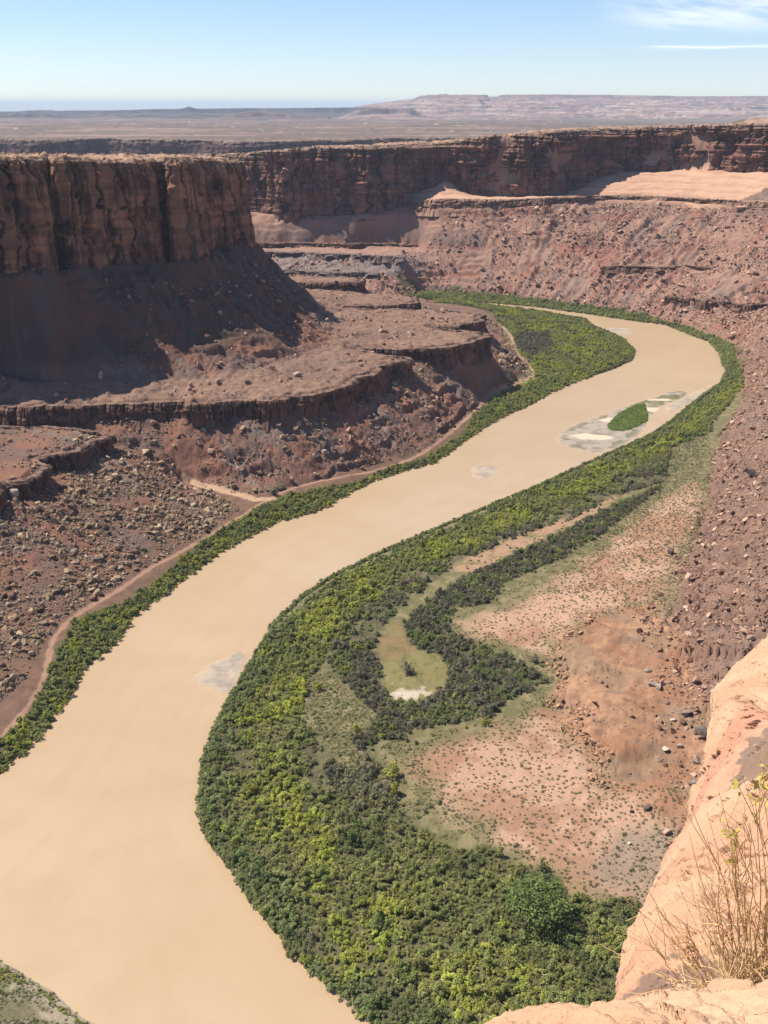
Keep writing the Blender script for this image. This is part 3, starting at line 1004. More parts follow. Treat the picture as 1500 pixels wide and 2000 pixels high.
def bar_col(x, y, z, sd):
    n = fbm2(x / 14, y / 14, 3)
    c = mixc(np.tile(A(0.50, 0.40, 0.30), (len(x), 1)), A(0.39, 0.32, 0.255), sst(n, -0.2, 0.5))
    ln = np.abs(fbm2(x / 9 + 4, y / 9 - x / 14, 3))
    c = mixc(c, A(0.27, 0.22, 0.18), 0.55 * (1 - sst(ln, 0.01, 0.08)) * sst(sd, 1, 4))
    return mixc(c, A(0.55, 0.385, 0.24), 1 - sst(sd, 0.5, 3.5))


BARS = [
    ([(372, 1330), (395, 1305), (430, 1285), (465, 1266), (480, 1272), (490, 1285), (470, 1330), (445, 1362), (410, 1350), (385, 1340)], 'pale grey mud bar against the right bank shrubs in the near bend'),
    ([(921, 915), (935, 906), (960, 908), (996, 918), (975, 930), (940, 936), (922, 930)], 'small grey mud bar alone in mid river below the island'),
    ([(1165, 645), (1190, 640), (1225, 640), (1242, 646), (1225, 654), (1200, 655)], 'pale shoal in the far bend off the green peninsula tip'),
    ([(1300, 792), (1345, 770), (1385, 752), (1400, 752), (1375, 772), (1340, 795), (1300, 812)], 'thin shoal between the island and the right bank'),
]
for px_, lb_ in BARS:
    tag(obj('sandbar', blob_mesh('sandbar', smooth_line(U(px_ + px_[:1], 0.1), 1), 0.4, bar_col, 0.8, 4.0, 1.4)), lb_, kind='structure')


def island_col(x, y, z, sd):
    n = fbm2(x / 11, y / 11, 3)
    c = mixc(np.tile(A(0.43, 0.355, 0.28), (len(x), 1)), A(0.31, 0.26, 0.205), sst(n, -0.1, 0.5))
    c = mixc(c, A(0.55, 0.385, 0.24), 1 - sst(sd, 0.5, 3.0))
    rim = np.exp(-((sd - 7 - 3 * n) / 3.0) ** 2)
    c = mixc(c, A(0.15, 0.15, 0.05), 0.6 * rim * sst(n, -0.2, 0.2))
    up = sst(y, 905, 935)
    c = mixc(c, A(0.14, 0.145, 0.04), 0.75 * up * sst(fbm2(x / 12, y / 12, 3), -0.25, 0.1) * sst(sd, 2, 4))
    for q, rx, ry in (((1157, 853), 19, 9), ((1192, 821), 9, 7), ((1271, 799), 10, 8), ((1292, 781), 14, 4)):
        cx, cy = U([q], 0.3)[0]
        e = np.hypot((x - cx) / rx, (y - cy) / ry) + 0.35 * n
        c = mixc(c, A(0.74, 0.58, 0.42), 1 - sst(e, 0.75, 1.05))
    return c


tag(obj('island', blob_mesh('island', smooth_line(np.concatenate([ISLAND, ISLAND[:1]]), 1), 0.5, island_col, 1.0, 14.0, 2.0)), 'low mud and sand island with a green thicket in the river', kind='structure')

# ------------------------------------------------------------------ cliffs


def curtain(name, L4, ds, dz, label, seed=0, big=7.0, colw=14.0, crack=3.0, bed=0.8, cap=14.0, batter=0.07, pal=None, skirt=8.0, mat=None, streaks=1.0, lean=0.0, smooth_it=1, alcove=1.0, topledge=1.0, layered=None, blines=0.55):
    L4 = smooth_line(L4, smooth_it)
    P, s = resample(L4, ds)
    N = offset(P, 1.0, max(2, int(10 / ds)))[:, :2] - P[:, :2]
    N /= np.linalg.norm(N, axis=1)[:, None]
    h = (P[:, 3] - P[:, 2])
    nv = max(6, int(h.max() / dz) + 1)
    v = np.concatenate([[-skirt / h.mean()], np.linspace(0, 1, nv)])
    S, V = np.meshgrid(s, v)
    Zb = P[:, 2][None, :]; Hh = h[None, :]
    Z = Zb + V * Hh
    so = seed * 777.7
    n2w = fbm2(S / 9 + so, Z / 14.0, 3)
    d = big * fbm2(S / (colw * 4.5) + so, V * 0.25 + 3.0, 2) + 0.35 * big * fbm2(S / (colw * 1.6) + so, V * 0.8, 3)
    # joint-bounded columns in two storeys
    lay = (V > 0.52 + 0.14 * pn2(S / 45 + so, S * 0 + 1.7))
    ctone = 0
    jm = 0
    for k, wd in ((0, colw), (1, colw * 0.63)):
        q = S / wd + 0.28 * n2w + k * 31.7 + so + (lay * 7.31 if k == 0 else 0)
        ci = np.floor(q); fr = q - ci
        j = 0.5 + 0.35 * (hash1(ci, 3 + k) - 0.5)
        edge = np.minimum(fr, 1 - fr) * wd
        off = (hash1(ci, 9 + k + seed) - 0.5)
        prof = (1 - (2 * fr - 1) ** 6)
        d = d + crack * (0.75 if k == 0 else 0.4) * off * 1.4 * prof
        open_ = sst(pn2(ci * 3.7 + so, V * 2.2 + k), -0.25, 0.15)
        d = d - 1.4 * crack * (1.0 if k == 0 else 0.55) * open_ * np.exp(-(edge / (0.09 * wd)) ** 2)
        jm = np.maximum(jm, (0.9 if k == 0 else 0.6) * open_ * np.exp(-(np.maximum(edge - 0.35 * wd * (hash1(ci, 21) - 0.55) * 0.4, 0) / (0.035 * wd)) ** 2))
        ctone = ctone + off * (0.6 if k == 0 else 0.35)
    alc = sst(fbm2(S / 38 + so + 11, V * 1.6 + 2, 2), 0.12, 0.35) * (1 - sst(V, 0.75, 0.9))
    d = d - alcove * 3.0 * alc
    b1 = fbm2(Z / 5.5 + so, S / 130.0, 2); b2 = fbm2(Z / 1.7 + so, S / 40.0, 2)
    topm = sst(V, 0.80, 0.9)
    if layered:
        lm = sst(S, layered[0], layered[1])
        topm = np.maximum(topm, 0.85 * lm * sst(V + 0.12 * fbm2(S / 60 + so, S * 0, 2), 0.32, 0.5))
        d = d - lm * 7.0 * sst(fbm2(S / 50 + so + 5, V * 2.2 + 1, 3), 0.05, 0.22) * (1 - sst(V, 0.72, 0.85))
    d = d + bed * (b1 * (1 + 1.8 * topm * topledge) + 0.45 * b2 * (1 + 1.5 * topm * topledge))
    steps = np.floor((V - 0.8) * 26 + 0.7 * n2w).clip(0)
    d = d - topledge * topm * (1.1 * np.clip(steps, 0, 6) * (0.4 + hash1(np.floor(S / 19 + 0.3 * n2w), 4 + seed)))
    d = d + 0.5 * fbm3(S / 4, Z / 4, S * 0 + so, 3)
    d = d + batter * Hh * (1 - V) - lean * Hh * V
    fade = np.minimum(1.0, np.minimum(S, s[-1] - S) / 15 + 0.4)
    d = d * fade
    d[0] += 4
    X = P[:, 0][None, :] + N[:, 0][None, :] * d
    Y = P[:, 1][None, :] + N[:, 1][None, :] * d
    # the cap: slabs running back from the rim
    rows = np.array([0.6, 1.6, 3, 5, 8, 11, 14]) / 14.0 * cap
    Xc, Yc, Zc = [], [], []
    for rI in rows:
        dd = d[-1] - rI
        Xc.append(P[:, 0] + N[:, 0] * dd); Yc.append(P[:, 1] + N[:, 1] * dd)
        bump = 1.6 * sst(fbm2(s / 14 + so, s * 0 + rI / 6, 3), -0.05, 0.1) * min(1, rI / 2.0) + 1.2 * sst(fbm2(s / 7 + so + 5, s * 0 + rI / 5, 3), 0.0, 0.12) * min(1, rI / 3.0)
        Zc.append(P[:, 3] + (bump if cap > 8 else 0.25 * bump) - (3.5 if rI == rows[-1] else 0))
    X = np.concatenate([X, np.array(Xc)]); Y = np.concatenate([Y, np.array(Yc)])
    Zf = np.concatenate([Z, np.array(Zc)])
    if cap > 8:
        Zf[len(v) - 1] += 0
    ny, nx = X.shape
    # colour: beds, joint blocks, desert varnish, crevice shade painted along the cracks
    pal = pal or dict(a=A(0.20, 0.098, 0.068), b=A(0.42, 0.19, 0.115), dark=A(0.05, 0.034, 0.033), top=A(0.40, 0.25, 0.165))
    Sg = np.concatenate([S, np.tile(s, (len(rows), 1))]); Vg = np.concatenate([V, np.ones((len(rows), nx))])
    nA = fbm2(Sg / 30 + so, Zf / 22.0, 4)
    ctone = np.concatenate([ctone, np.zeros((len(rows), nx))])
    c = mixc(np.tile(pal['a'], (ny, nx, 1)), pal['b'], np.clip(0.4 + 1.1 * nA + 1.1 * ctone, 0, 1))
    band = sst(fbm2(Zf / 6.0 + so, Sg / 160.0, 3), 0.05, 0.4)
    c = mixc(c, pal['a'] * 0.62, 0.5 * band)
    vs = 0.75 * fbm2(Sg / 2.6 + so, Zf / 70.0, 4) + 1.0 * fbm2(Sg / 22 + so, Zf / 26.0, 3) + 0.2 * (Vg - 0.5) - 0.5 * ctone
    c = mixc(c, pal['dark'], streaks * 0.85 * sst(vs, 0.12, 0.6))
    c = mixc(c, pal['dark'], np.concatenate([0.75 * jm * np.ones_like(S), np.zeros((len(rows), nx))]))  # joint lines: varnish stain plus painted crevice shade, to sharpen the cracks
    bl = np.abs(fbm2(Zf / 7.0 + so + 3, Sg / 190.0, 3))
    c = mixc(c, pal['a'] * 0.5, blines * (1 - sst(bl, 0.01, 0.07)))  # thin dark bed lines, painted to read as shaded crevices
    lt = fbm2(Sg / 3.4 + so + 40, Zf / 45.0, 3)
    c = mixc(c, pal['b'] * 1.15, 0.5 * sst(lt, 0.35, 0.7))
    c = mixc(c, pal['top'] * 0.7, 0.45 * sst(Vg, 0.86, 0.96))
    tmask = np.zeros((ny, nx)); tmask[len(v) - 1:] = 1
    tc_ = mixc(np.tile(pal['top'], (ny, nx, 1)), pal['top'] * 0.45, sst(fbm2(X / 6, Y / 6, 3), 0.0, 0.4))
    c = mixc(c, tc_, tmask)
    me = mesh_from(name, np.stack([X.ravel(), Y.ravel(), Zf.ravel()], 1), grid_faces(ny, nx), mat or M_CLIFF, False)
    set_albedo(me, c.reshape(-1, 3))
    o = obj(name, me)
    tag(o, label, kind='structure')
    return o


PAL_LEDGE = dict(a=A(0.185, 0.098, 0.068), b=A(0.25, 0.135, 0.095), dark=A(0.06, 0.042, 0.036), top=A(0.27, 0.165, 0.12))
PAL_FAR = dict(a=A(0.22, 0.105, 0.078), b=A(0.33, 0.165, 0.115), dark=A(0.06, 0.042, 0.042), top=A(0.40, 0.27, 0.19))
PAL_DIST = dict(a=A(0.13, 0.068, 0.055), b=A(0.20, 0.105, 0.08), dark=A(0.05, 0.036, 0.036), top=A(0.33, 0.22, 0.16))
PAL_LIP = dict(a=A(0.33, 0.19, 0.13), b=A(0.45, 0.28, 0.19), dark=A(0.14, 0.085, 0.065), top=A(0.46, 0.29, 0.20))
PAL_GREY = dict(a=A(0.18, 0.13, 0.115), b=A(0.23, 0.165, 0.14), dark=A(0.08, 0.058, 0.052), top=A(0.27, 0.19, 0.155))

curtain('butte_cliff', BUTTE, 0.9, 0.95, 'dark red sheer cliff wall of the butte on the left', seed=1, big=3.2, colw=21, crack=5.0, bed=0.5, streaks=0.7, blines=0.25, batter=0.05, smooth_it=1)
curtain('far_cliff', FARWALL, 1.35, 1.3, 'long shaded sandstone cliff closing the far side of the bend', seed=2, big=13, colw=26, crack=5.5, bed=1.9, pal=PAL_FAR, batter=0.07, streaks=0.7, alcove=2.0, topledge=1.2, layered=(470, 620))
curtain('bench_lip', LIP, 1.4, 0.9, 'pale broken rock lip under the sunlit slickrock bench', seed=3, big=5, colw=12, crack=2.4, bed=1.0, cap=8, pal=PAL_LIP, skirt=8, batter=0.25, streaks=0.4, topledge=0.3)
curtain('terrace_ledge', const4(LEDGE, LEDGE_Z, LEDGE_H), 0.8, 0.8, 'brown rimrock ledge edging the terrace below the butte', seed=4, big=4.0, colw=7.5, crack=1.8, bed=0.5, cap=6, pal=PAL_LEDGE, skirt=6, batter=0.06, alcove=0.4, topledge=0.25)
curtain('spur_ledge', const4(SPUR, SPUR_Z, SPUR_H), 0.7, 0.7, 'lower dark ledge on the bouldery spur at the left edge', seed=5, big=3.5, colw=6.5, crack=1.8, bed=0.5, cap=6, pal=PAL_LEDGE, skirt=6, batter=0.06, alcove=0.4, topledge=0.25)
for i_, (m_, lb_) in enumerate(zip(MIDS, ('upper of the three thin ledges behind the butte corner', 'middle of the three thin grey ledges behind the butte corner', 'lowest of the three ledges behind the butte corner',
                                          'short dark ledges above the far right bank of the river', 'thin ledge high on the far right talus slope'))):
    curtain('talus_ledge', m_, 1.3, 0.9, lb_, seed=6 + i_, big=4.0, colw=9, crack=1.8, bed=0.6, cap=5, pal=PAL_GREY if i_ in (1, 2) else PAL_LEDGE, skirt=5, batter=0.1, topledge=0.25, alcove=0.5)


def build_far_rim():
    xs = np.arange(-1500, 900, 12.0)
    ys = far_rim_y(xs)
    tp = far_z(xs, ys + 60)
    L4 = np.stack([xs, ys, np.full(len(xs), 58.0), tp], 1)
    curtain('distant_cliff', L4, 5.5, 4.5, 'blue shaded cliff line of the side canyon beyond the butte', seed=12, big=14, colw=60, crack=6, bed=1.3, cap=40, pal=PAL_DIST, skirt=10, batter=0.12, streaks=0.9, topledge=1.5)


build_far_rim()


def build_mesas():
    """tablelands on the horizon: relief in plan around their own rims"""
    def patch(name, label, az0, az1, r0, r1, na, nr, hf, colf):
        a = np.linspace(az0, az1, na); r = np.linspace(r0, r1, nr)
        ag, rg = np.meshgrid(a, r)
        x = (np.tan(ag) * rg).ravel(); y = rg.ravel()
        z = hf(x, y, ag.ravel(), rg.ravel())
        me = mesh_from(name, np.stack([x, y, z], 1), grid_faces(nr, na), M_FAR, False)
        set_albedo(me, colf(x, y, z))
        tag(obj(name, me), label, kind='structure')

    def tan_az(px):
        return (px - 750) / F / (CP + (1000 - 200) / F * SP)

    def strata(z, n):
        q = z / 26.0 + 0.5 * n
        f = q - np.floor(q)
        return (np.floor(q) + sst(f, 0.55, 0.95)) * 26.0 - 13 * n

    # the big pale tableland on the right
    prof_x = np.array([tan_az(p) for p in (600, 660, 700, 760, 815, 832, 850, 940, 952, 975, 990, 1050, 1200, 1500, 1800)])
    prof_z = np.array([zat(yy, 18500.0) for yy in (240, 226, 208, 198, 192, 185, 183.5, 184.5, 190, 189, 185.5, 184.5, 186, 188, 189)])

    def hf(x, y, a, r):
        t = np.tan(a)
        top = np.interp(t + 0.006 * fbm2(x / 1500, y / 900, 3), prof_x, prof_z)
        n = fbm2(x / 2400, y / 1500, 5); n2 = fbm2(x / 500, y / 400, 4)
        k = (r - 12800 - 1400 * n) / 5700.0
        k = np.clip(k, 0, 1)
        body = 100 + (top - 100) * np.minimum(1, k ** 0.9)
        raw = np.where(k >= 1, top, body + 16 * n2 * (k > 0))
        z = np.minimum(strata(raw, n2 * 0.5), top + 3)
        z = np.where(k <= 0, 98, z)
        edge = sst(np.abs(t - 0.5 * (prof_x[0] + prof_x[-1])), 0.5 * (prof_x[-1] - prof_x[0]) * 0.98, 0.5 * (prof_x[-1] - prof_x[0]))
        return z * (1 - edge) + 95 * edge

    def colf(x, y, z):
        n = fbm2(x / 900, z / 18.0 + y / 2500, 4); n2 = fbm2(x / 260, y / 200, 3)
        c = mixc(np.tile(A(0.34, 0.20, 0.155), (len(x), 1)), A(0.55, 0.40, 0.32), sst(n + 0.4 * n2, 0.0, 0.45))
        c = mixc(c, A(0.15, 0.10, 0.085), 0.75 * sst(n2 - 0.4 * n, 0.15, 0.5))
        return mixc(c, A(0.22, 0.13, 0.10), 0.7 * sst(z, 352, 372))

    patch('mesa', 'broad pale tableland with stepped slopes on the right horizon', math.atan(prof_x[0]), math.atan(prof_x[-1]), 11000, 22000, 620, 330, hf, colf)

    # low dark butte in the middle distance
    def low(name, label, pxs, ys, R, depth, cols):
        tx = np.array([tan_az(p) for p in pxs]); tz = np.array([zat(q, R) for q in ys])
        def hf2(x, y, a, r):
            t = np.tan(a)
            top = np.interp(t, tx, tz)
            n = fbm2(x / 700, y / 500, 4)
            k = np.clip((r - R + depth * (0.9 + 0.25 * n)) / (depth * 0.9), 0, 1) * np.clip((R + depth * 1.4 - r) / (depth * 0.4), 0, 1)
            rise = sst(k, 0.0, 0.62) * 0.55 + sst(k, 0.66, 0.8) * 0.45
            return 88 + (top - 88) * rise + 5 * n * sst(k, 0.05, 0.3) * (k < 0.7)
        def cf2(x, y, z):
            n = fbm2(x / 500, z / 14.0, 3)
            return mixc(np.tile(cols[0], (len(x), 1)), cols[1], sst(n, -0.2, 0.4))
        patch(name, label, math.atan(tx[0]), math.atan(tx[-1]), R - depth * 1.3, R + depth * 1.5, 260, 90, hf2, cf2)

    low('mesa', 'low purple flat-topped butte on the plain left of centre', [395, 430, 460, 490, 545, 560, 590, 640, 650, 690], [240, 231, 221, 218, 219, 223, 226, 227, 233, 238], 11500, 800, (A(0.14, 0.085, 0.07), A(0.20, 0.13, 0.105)))
    low('mesa', 'low ridge in front of the tableland with a dark scarp', [660, 690, 720, 760, 800, 812, 830, 900], [232, 219, 213, 211, 210, 216, 226, 236], 12000, 700, (A(0.26, 0.16, 0.13), A(0.40, 0.27, 0.22)))
    # the faint blue line of mesas along the left horizon
    pxs = [-900, 0, 38, 48, 70, 98, 106, 130, 220, 300, 355, 362, 368, 374, 382, 400, 480, 560, 640, 700, 800, 2300]
    yss = [219, 218.5, 218, 216.5, 215.5, 215.5, 217.5, 216.5, 216, 213.5, 213, 209.5, 208, 209.5, 213, 212.5, 211.5, 211.5, 210.5, 210, 210, 210]
    low('mesa', 'faint blue line of mesas with one small dome along the left horizon', pxs, yss, 15500, 900, (A(0.07, 0.055, 0.055), A(0.13, 0.10, 0.095)))
    low('mesa', 'row of small dusky buttes in front of the left horizon line', [-500, -60, 10, 30, 60, 90, 120, 170, 200, 235, 250, 262, 300, 330, 350, 380, 420, 450], [232, 229, 224, 221.5, 222, 221, 226, 227, 222.5, 223, 227, 224, 223, 227, 225, 221, 225, 232], 12800, 500, (A(0.12, 0.08, 0.072), A(0.20, 0.14, 0.12)))


build_mesas()

# ------------------------------------------------------------------ where a sight line meets the land
def hit(px, py, r0=130, r1=2100):
    d = ray(px, py)
    t = np.concatenate([np.arange(r0, 600, 0.7), np.arange(600, r1, 1.5)])
    x = d[0] * t; y = d[1] * t; z = H + d[2] * t
    g = gsample('Z', x, y)
    b = np.nonzero(z < g)[0]
    k = b[0] if len(b) else len(t) - 1
    return float(x[k]), float(y[k])


def in_view(x, y, z, lift):
    """which points near the ground can be seen from the viewpoint"""
    px, py, dep = project(x, y, z)
    ok = (px > -5) & (px < 1505) & (py > -5) & (py < 2005)
    f = np.linspace(0.35, 0.992, 260)
    for t in f:
        g = gsample('Z', x * t, y * t)
        ok &= (H + (z + lift - H) * t) > g - 0.3
    # the pale slickrock at the eye's right hand covers this part of the view
    sil = np.interp(py, [1240, 1345, 1430, 1555, 1730, 1860, 1955, 2000], [1500, 1400, 1390, 1365, 1285, 1230, 1197, 940])
    ok &= ~((py > 1240) & (px > sil - 4))
    return ok


# ------------------------------------------------------------------ scatter: one object of many small copies
def scatter(name, label, protos, P, rot, scl, pick, tint, kind='stuff'):
    n = len(P)
    me = bpy.data.meshes.new(name)
    me.vertices.add(n)
    me.vertices.foreach_set('co', np.asarray(P, np.float32).ravel())
    for an, at, key, arr in (('rot', 'FLOAT_VECTOR', 'vector', rot), ('scl', 'FLOAT_VECTOR', 'vector', scl), ('pick', 'INT', 'value', pick)):
        a = me.attributes.new(an, at, 'POINT')
        a.data.foreach_set(key, np.asarray(arr, np.int32 if at == 'INT' else np.float32).ravel())
    a = me.attributes.new('tint', 'FLOAT_COLOR', 'POINT')
    c = np.ones((n, 4), np.float32); c[:, :3] = tint
    a.data.foreach_set('color', c.ravel())
    o = obj(name, me)
    ng = bpy.data.node_groups.new(name, 'GeometryNodeTree')
    ng.interface.new_socket('Geometry', in_out='INPUT', socket_type='NodeSocketGeometry')
    ng.interface.new_socket('Geometry', in_out='OUTPUT', socket_type='NodeSocketGeometry')
    g = NT(ng)
    gi = g.add('NodeGroupInput'); go = g.add('NodeGroupOutput')
    iop = g.add('GeometryNodeInstanceOnPoints')
    join = g.add('GeometryNodeJoinGeometry')
    for p in reversed(protos):
        oi = g.add('GeometryNodeObjectInfo')
        oi.inputs['Object'].default_value = p
        gti = g.add('GeometryNodeGeometryToInstance')
        g.link(oi.outputs['Geometry'], gti.inputs[0])
        g.link(gti.outputs[0], join.inputs[0])
    mp = g.add('GeometryNodeMeshToPoints')
    g.link(gi.outputs[0], mp.inputs['Mesh'])
    g.link(mp.outputs[0], iop.inputs['Points'])
    g.link(join.outputs[0], iop.inputs['Instance'])
    iop.inputs['Pick Instance'].default_value = True

    def att(nm, typ):
        nd = g.add('GeometryNodeInputNamedAttribute', data_type=typ)
        nd.inputs['Name'].default_value = nm
        return nd.outputs['Attribute']
    g.link(att('pick', 'INT'), iop.inputs['Instance Index'])
    e2r = g.add('FunctionNodeEulerToRotation')
    g.link(att('rot', 'FLOAT_VECTOR'), e2r.inputs[0])
    g.link(e2r.outputs[0], iop.inputs['Rotation'])
    g.link(att('scl', 'FLOAT_VECTOR'), iop.inputs['Scale'])
    g.link(iop.outputs[0], go.inputs[0])
    md = o.modifiers.new('scatter', 'NODES')
    md.node_group = ng
    tag(o, label, kind=kind)
    return o


def proto(name, me):
    return bpy.data.objects.new(name, me)       # never linked to the scene: only a source for scatter()


# ------------------------------------------------------------------ boulders
def boulder_mesh(seed):
    rg = np.random.default_rng(100 + seed)
    bm = bmesh.new()
    bmesh.ops.create_icosphere(bm, subdivisions=2, radius=1.0)
    v = np.array([p.co[:] for p in bm.verts])
    for _ in range(rg.integers(6, 10)):
        n = rg.normal(size=3); n /= np.linalg.norm(n)
        h = rg.uniform(0.28, 0.68)
        d = v @ n
        v = v - np.outer(np.maximum(d - h, 0), n)
    v *= np.array([1.0, rg.uniform(0.5, 0.9), rg.uniform(0.45, 0.8)])
    v += rg.normal(size=v.shape) * 0.018
    v /= (np.abs(v).max(0)[0] * 2)              # one unit long
    for p, c in zip(bm.verts, v):
        p.co = c
    me = bpy.data.meshes.new('boulder')
    bm.to_mesh(me); bm.free()
    me.materials.append(M_BOULDER)
    return me


BOULDER_ME = [boulder_mesh(i) for i in range(14)]
BOULDER_PR = [proto('boulder_source', m) for m in BOULDER_ME]


def build_boulders():
    rg = np.random.default_rng(5)
    X, Y, Sz, T, Zone = [], [], [], [], []

    def region(zone, x0, x1, y0, y1, n, smin, smax, alpha, tints, cond):
        x = rg.uniform(x0, x1, n); y = rg.uniform(y0, y1, n)
        zb = gsample('Z', x, y); sl = gsample('slope', x, y); rt = gsample('right', x, y, True)
        m = cond(x, y, zb, sl, rt)
        x, y = x[m], y[m]
        s = np.minimum(smin * rg.uniform(0, 1, len(x)) ** (-1 / alpha), smax)
        t = np.array(tints)[rg.integers(0, len(tints), len(x))] * rg.uniform(0.75, 1.3, len(x))[:, None]
        X.append(x); Y.append(y); Sz.append(s); T.append(t * np.array([1.14, 1.08, 1.02])); Zone.append(np.full(len(x), zone))

    grey = [(0.20, 0.142, 0.092), (0.24, 0.18, 0.12), (0.15, 0.095, 0.065), (0.30, 0.235, 0.16)]
    brown = [(0.20, 0.115, 0.08), (0.24, 0.155, 0.115), (0.17, 0.095, 0.07), (0.29, 0.19, 0.14)]
    pink = [(0.33, 0.205, 0.15), (0.28, 0.165, 0.12), (0.39, 0.265, 0.20), (0.23, 0.13, 0.095)]
    clump = lambda x, y, k, t: fbm2(x / k + 3, y / k, 3) + rg.uniform(-0.5, 0.5, len(x)) > t
    # 0 the spur slope at the left edge: dense dark blocks
    region(0, -300, -50, 370, 700, 80000, 0.7, 5.5, 2.05, grey + [(0.12, 0.085, 0.06)], lambda x, y, zb, sl, rt: (rt == 0) & (zb > 4.6) & (zb < 46) & (sl > .05) & (sl < 1) & clump(x, y, 30, -0.3) & (y < 690 - (x + 140) * 0.9) & (x > -0.42 * y - 10))
    region(0, -330, -160, 540, 740, 5000, 0.8, 4.5, 2.0, grey + brown, lambda x, y, zb, sl, rt: (rt == 0) & (zb > 38) & (zb < 53) & (sl < .5) & clump(x, y, 20, -0.1))
    # 1 the bowl below the terrace ledge
    region(1, -260, 170, 640, 1300, 90000, 0.8, 7.5, 2.0, grey + brown, lambda x, y, zb, sl, rt: (rt == 0) & (zb > 5) & (zb < 45) & (sl > .15) & (sl < 1.0) & clump(x, y, 26, -0.15) & (y > 640 - (x + 140) * 0.3))
    # 2 terrace top and the foot of the butte
    region(2, -420, 120, 560, 1300, 60000, 0.6, 6, 2.1, brown + pink, lambda x, y, zb, sl, rt: (rt == 0) & (zb > 50) & (sl < 0.9) & (zb < 122) & clump(x, y, 36, np.where(zb > 61.5, -0.3, 0.15)))
    # 3 the far right talus
    region(3, -260, 760, 1180, 1640, 120000, 1.1, 8.5, 2.35, pink + brown, lambda x, y, zb, sl, rt: (rt == 1) & (zb > 4) & (zb < 122) & (sl > .15) & (sl < 1.5) & clump(x, y, 60, -0.15))
    # 4 the bouldery slope on the near right
    region(4, 100, 480, 300, 1300, 190000, 0.7, 5, 2.1, brown + [(0.33, 0.22, 0.155), (0.38, 0.27, 0.20), (0.15, 0.09, 0.06)], lambda x, y, zb, sl, rt: (rt == 1) & (zb > 6.3) & (zb < 50) & (y < 1300) & clump(x, y, 30, np.where(zb > 9, -0.45, 0.1)) & (x < 0.41 * y + 14))
    # 5 strays on the red flats
    region(5, 60, 330, 300, 620, 7000, 0.35, 2.6, 2.1, brown + pink, lambda x, y, zb, sl, rt: inside(x, y, RED_FLAT) & (fbm2(x / 22, y / 22, 3) + 0.006 * (x - 110) > 0.05))
    q_ = resample(SCARP, 0.8)[0]
    q_ = np.concatenate([q_ + rg.normal(0, 1.6, q_.shape) for _ in range(3)])
    X.append(q_[:, 0]); Y.append(q_[:, 1]); Sz.append(np.minimum(0.9 * rg.uniform(0, 1, len(q_)) ** -0.45, 3.2)); Zone.append(np.full(len(q_), 5))
    T.append(np.array([(0.36, 0.21, 0.13)]) * rg.uniform(0.7, 1.3, len(q_))[:, None])
    # 6 slabs on the rims and fallen blocks at the cliff foot
    region(6, -420, 760, 800, 1800, 9000, 0.7, 4.5, 2.4, [(0.19, 0.11, 0.08), (0.23, 0.14, 0.10), (0.14, 0.08, 0.06)], lambda x, y, zb, sl, rt: (zb > 108) & (zb < 135) & (sl < 1.0) & (gsample('dB', x, y) < 40))
    X, Y, Sz, T, Zone = map(np.concatenate, (X, Y, Sz, T, Zone))
    Z = terr_z(X, Y)
    R = np.stack([rg.normal(0, 0.45, len(X)), rg.normal(0, 0.45, len(X)), rg.uniform(0, 2 * PI, len(X))], 1)
    SC = np.stack([Sz, Sz, Sz * rg.uniform(0.75, 1.25, len(X))], 1)
    PK = rg.integers(0, len(BOULDER_ME), len(X))
    Z = Z + 0.10 * Sz
